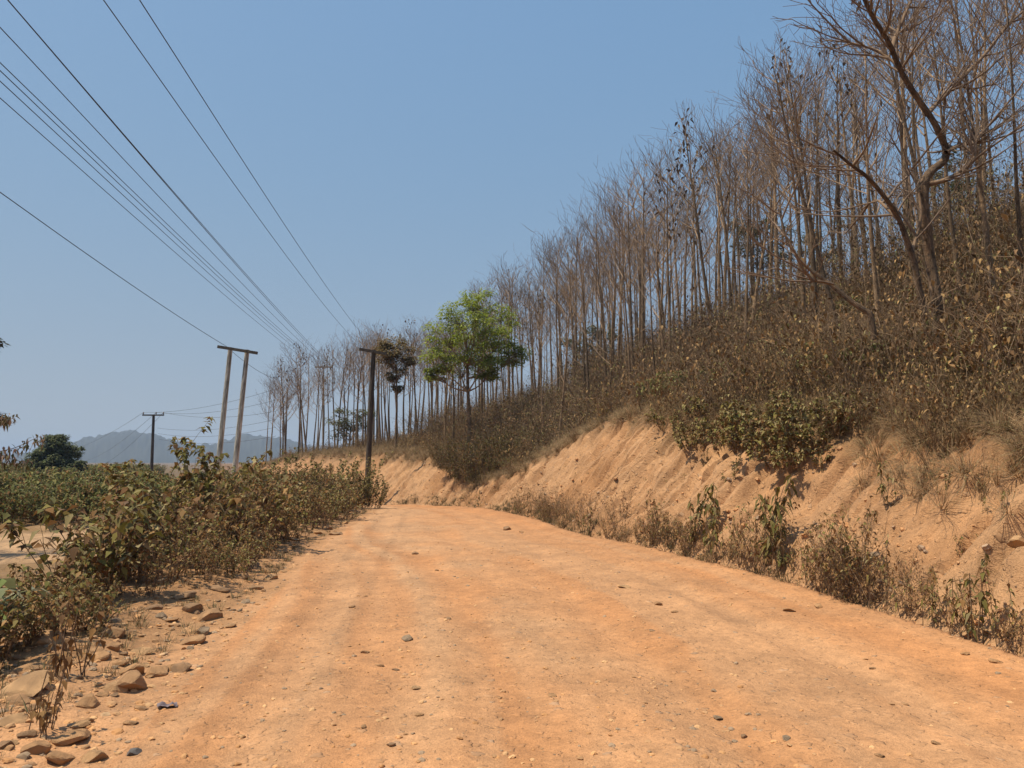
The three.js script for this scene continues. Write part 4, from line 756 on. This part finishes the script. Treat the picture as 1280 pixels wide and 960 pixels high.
const RD = ['small loose stone lying on the dirt road', 'loose stones on the road'];
for (const [px, py, wpx, k, m, lab] of [[634, 661, 11, 6, 3, 'dark cobble on the road near the foot of the bank'], [652, 665, 7, 4, 1], [519, 691, 8, 6, 3, 'dark upright cobble in the middle of the road'], [546, 711, 7, 4, 1], [781, 734, 16, 8, 2], [822, 755, 12, 7, 1], [843, 765, 9, 4, 0], [815, 787, 9, 8, 3], [510, 799, 17, 7, 4], [488, 929, 12, 5, 3], [457, 815, 11, 4, 1], [520, 856, 15, 8, 2], [495, 834, 9, 4, 3], [475, 829, 11, 8, 1], [524, 891, 10, 5, 0], [930, 910, 9, 6, 3], [898, 886, 14, 8, 4, 'flat blue grey stone pressed into the road'], [983, 920, 11, 5, 4], [986, 764, 18, 8, 2], [1024, 761, 12, 7, 0], [1245, 830, 14, 5, 0], [1206, 820, 10, 7, 0], [1090, 830, 8, 4, 1], [1212, 800, 18, 1, 2], [1238, 806, 22, 8, 2], [1068, 752, 12, 5, 0], [1090, 760, 16, 1, 4], [1100, 940, 12, 8, 1], [440, 760, 9, 5, 1], [560, 773, 8, 8, 3], [690, 868, 12, 8, 0], [455, 908, 9, 7, 1], [1170, 925, 10, 5, 1]]) { const g = flat(px, py, .01), w = wpx * -g.z / F * 1.15; rock(g.x, g.z, w, k, stoneMats[m], lab ?? RD[0], lab ? undefined : RD[1], .15); }
{ const g = flat(167, 938, .02), m = rock(g.x, g.z, .10, 1, darkStone, 'black pebble lying at the road edge'); }
{ const g = flat(1090, 747, .05); rock(g.x + .05, g.z, .24, 3, stoneMats[4], 'pale grey rock at the foot of the bank among weeds'); }
{ const b = bankTS(1272, 682); if (b) { const m = rock(b.x, b.z, .2, 3, stoneMats[2], 'pale rock sticking out of the bank face', undefined); } }
{ // gravel
  const g = stone(77, .6), ms = [], cs = []; const gg = new THREE.IcosahedronGeometry(.5, 1); const p = gg.attributes.position, col = []; for (let i = 0; i < p.count; i++) { const h = 1 + .35 * noise(p.getX(i) * 4 + 9, p.getY(i) * 4 + p.getZ(i) * 3, 4); p.setXYZ(i, p.getX(i) * h, p.getY(i) * h * .6, p.getZ(i) * h); col.push(1, 1, 1); } gg.setAttribute('color', new THREE.Float32BufferAttribute(col, 3)); gg.computeVertexNormals();
  const gm = new THREE.MeshStandardMaterial({ roughness: .95, vertexColors: true });
  for (let k = 0; k < 24000; k++) {
    const d = 3 + 24 * Math.pow(R0(), 1.8), x = rand(-1, 1) * (d * .75), I = info(x, -d); if (I.sd > .1 || I.kd < -2.2) continue;
    const dens = I.kd < 0 ? 1 : .12 + .8 * smooth(.05, .4, fbm(x * .5, d * .3, 3, 130)) + .4 * smooth(2.6, 1.2, Math.abs(I.kd - 2)) * .8; if (R0() > dens * .8) continue;
    const s = (.008 + .035 * Math.pow(R0(), 3.2)) * (I.kd < 0 ? 1.5 : 1); ms.push(mat4(V(x, groundH(x, -d, I) + s * .05, -d), rand(0, 6.28), s, s * rand(.6, 1), rand(-.3, .3), rand(0, 6)));
    cs.push(new THREE.Color().setRGB(...tint(pick([[.52, .27, .11], [.46, .225, .085], [.54, .31, .14], [.40, .22, .10], [.30, .20, .12]], R0), rand(.8, 1.15))));
  }
  shade(stuff('gravel', gg, gm, ms, cs, 'small loose gravel scattered on the dirt road and verge', 'gravel'));
}
{ // small rubble among the verge stones
  [0, 3, 5].forEach(v => {
    const g = stones[v], ms = [], cs = [];
    for (let k = 0; k < 1500 && ms.length < 330; k++) { const d = 3.8 + 22 * Math.pow(R0(), 2), x = -2.1 - d * .09 - Math.pow(R0(), 1.1) * 2.6, I = kerb.near(x, -d); if (I.d > rand(-.5, .05)) continue; const w = .02 + .06 * Math.pow(R0(), 1.6); ms.push(mat4(V(x, groundH(x, -d) + w * .06, -d), rand(0, 6.28), w, w, rand(-.5, .5), rand(0, 6))); cs.push(new THREE.Color().setRGB(...tint(pick([[.46, .25, .11], [.50, .29, .135], [.36, .20, .095], [.30, .205, .125], [.54, .34, .18]], R0), rand(.8, 1.15)))); }
    shade(stuff('rubble', g, new THREE.MeshStandardMaterial({ roughness: .95, vertexColors: true }), ms, cs, 'small broken stones filling the verge between the larger rocks', 'rubble'));
  });
}
{ // clods on the bank
  const gg = new THREE.IcosahedronGeometry(.5, 1), p = gg.attributes.position, col = []; for (let i = 0; i < p.count; i++) { const h = 1 + .4 * noise(p.getX(i) * 4, p.getY(i) * 4 + p.getZ(i) * 3, 14); p.setXYZ(i, p.getX(i) * h, p.getY(i) * h * .8, p.getZ(i) * h); col.push(1, 1, 1); } gg.setAttribute('color', new THREE.Float32BufferAttribute(col, 3)); gg.computeVertexNormals();
  const ms = [], cs = []; for (let k = 0; k < 3800; k++) { const t = rand(t0 + 6, t1 - 22), w = cutW(-foot.at(t).z), s = rand(0, 1) * w * (R0() < .5 ? .35 : 1), b = bankPoint(t, s), z = .015 + .09 * Math.pow(R0(), 4); ms.push(mat4(V(b.x, b.y, b.z), rand(0, 6.28), z, z)); cs.push(new THREE.Color().setRGB(...tint(pick([C.bank, C.bank2, [.36, .24, .15]], R0), rand(.8, 1.1)))); }
  shade(stuff('clods', gg, new THREE.MeshStandardMaterial({ roughness: 1, vertexColors: true }), ms, cs, 'loose earth clods lying on the face of the bank', 'earth'));
}

// ---------------------------------------------------------------- small things at the near verge
{ // plant at the frame's edge with broad green leaves
  const r = rng(55), st = new Buf(), lf = new Buf(); for (let s = 0; s < 6; s++) { const p = bend(V(0, -.05, 0), V((r() - .3) * 1.1, 1, (r() - .5)), .62, 5, r, 0, .25); st.tube(p, taper(6, .009, .004), 5, [.13, .12, .05]); for (let k = 0; k < 9; k++) { const th = r() * 6.28; lf.leaf(p[2 + Math.floor(r() * 4)], V(Math.cos(th), rand(-.5, .2, r), Math.sin(th)), V(r() - .5, 1.2, r() - .5), rand(.14, .24, r), rand(.09, .15, r), .45, .12, tint(pick([[.16, .20, .06], [.20, .21, .10], [.22, .20, .11]], r), rand(.8, 1.2, r))); } }
  const p = flat(-22, 830); shrub('broad_leaf_plant', [st.geo(), lf.geo()], G(p.x, p.z), 1, 'young plant with large pale green leaves among the front stones', 'plant');
}
{ // dry stems standing before the stones
  const r = rng(57), b = new Buf(), lf = new Buf(); for (let s = 0; s < 9; s++) { const p = bend(V(rand(-.1, .1, r), -.03, rand(-.1, .1, r)), V((r() - .5) * .5, 1, (r() - .5) * .5), rand(.3, .62, r), 5, r, 0, .2); b.tube(p, taper(6, .005, .0025), 4, [.14, .09, .055]); for (let k = 0; k < 5; k++) lf.leaf(p[2 + Math.floor(r() * 4)], V(r() - .5, -.6 * r(), r() - .5), V(0, 1, r() - .5), rand(.04, .08, r), rand(.03, .05, r), .5, .25, tint(pick(BROWN, r), 1)); }
  const g = [b.geo(), lf.geo()]; for (const [px, py, s, lab] of [[84, 862, 1, 'clump of bare dry stems standing in front of the tan rocks'], [55, 928, .8, 'thin dry stems rising beside the domed banded rock']]) { const p = flat(px, py); shrub('withered_plant', g, G(p.x, p.z), s, lab, 'plant'); }
}
{ // tall weed reaching in with pale seed heads
  const d = 9, base = onRay(-40, d), t = thing('seeding_weed', 'tall dry weed with drooping pinkish seed heads above the field', 'weed'), st = new Buf(), r = rng(58); t.position.copy(base);
  const L = (x, y) => atDepth(x, y, d).sub(base);
  for (const ps of [[[-40, 640], [-30, 590], [-10, 568], [18, 560], [48, 546]], [[-40, 640], [-36, 580], [-18, 570], [6, 572], [30, 578]], [[-40, 640], [-42, 560], [-26, 532], [0, 524], [14, 521]]]) {
    const pts = new THREE.CatmullRomCurve3([V(0, -.05, 0), ...ps.map(p => L(...p))]).getPoints(16); st.tube(pts, taper(17, .008, .003), 4, [.17, .11, .07]);
    const hd = new Buf(); for (let k = 0; k < 130; k++) { const q = 8 + Math.floor(r() * 9), p = pts[q].clone().add(V((r() - .5) * .12, (r() - .6) * .12, (r() - .5) * .12)); hd.leaf(p, V(r() - .5, -r(), r() - .5), V(r() - .5, 1, r() - .5), rand(.03, .09, r), rand(.015, .035, r), .4, .2, tint(pick([[.36, .25, .18], [.28, .19, .13], [.16, .13, .06], [.12, .11, .045]], r), rand(.8, 1.2, r))); }
    part('seed_head', hd.geo(), M.leaf, t);
  }
  part('stems', st.geo(), M.wood, t);
}
{ // tree whose outermost leaves hang in at the edge
  const d = 14, b = onRay(-150, d), cl = [[-60, 428, 0, 44], [-90, 470, .4, 50], [-45, 520, .2, 36], [-120, 420, -.5, 60], [-140, 500, 0, 50], [-14, 428, 0, 12], [-10, 524, 0, 12]].map(([x, y, z, rr]) => { const p = atDepth(x, y, d); return [p.x - b.x, p.y - b.y, z, rr * d / F, rr * d / F * .8]; });
  leafy('verge_tree', 'dark leafy tree in the field showing only its outermost leaves', b, leafyTree(960, { ht: 3.4, r: .09, clumps: cl, leaf: .1, subs: 9, per: 40, cols: [[.05, .06, .024], [.08, .085, .03], [.06, .05, .025]] }));
}
{ // crumpled wrapper
  const g = new THREE.PlaneGeometry(.12, .07, 8, 6), p = g.attributes.position; for (let i = 0; i < p.count; i++) p.setZ(i, .02 * noise(p.getX(i) * 40, p.getY(i) * 40, 3) + .012); g.rotateX(-Math.PI / 2); g.computeVertexNormals();
  const s = flat(209, 886), m = new THREE.Mesh(g, new THREE.MeshStandardMaterial({ color: new THREE.Color().setRGB(.16, .12, .125), roughness: .7, side: THREE.DoubleSide })); m.name = 'crumpled_wrapper'; m.position.copy(G(s.x, s.z)).add(V(0, .006, 0)); m.rotation.y = .5; scene.add(m); tag(m, 'crumpled purplish wrapper lying on the road edge', 'litter');
}
scene.traverse(o => { if (o.isMesh) { o.castShadow = true; o.receiveShadow = true; } });
renderer.render(scene, camera);
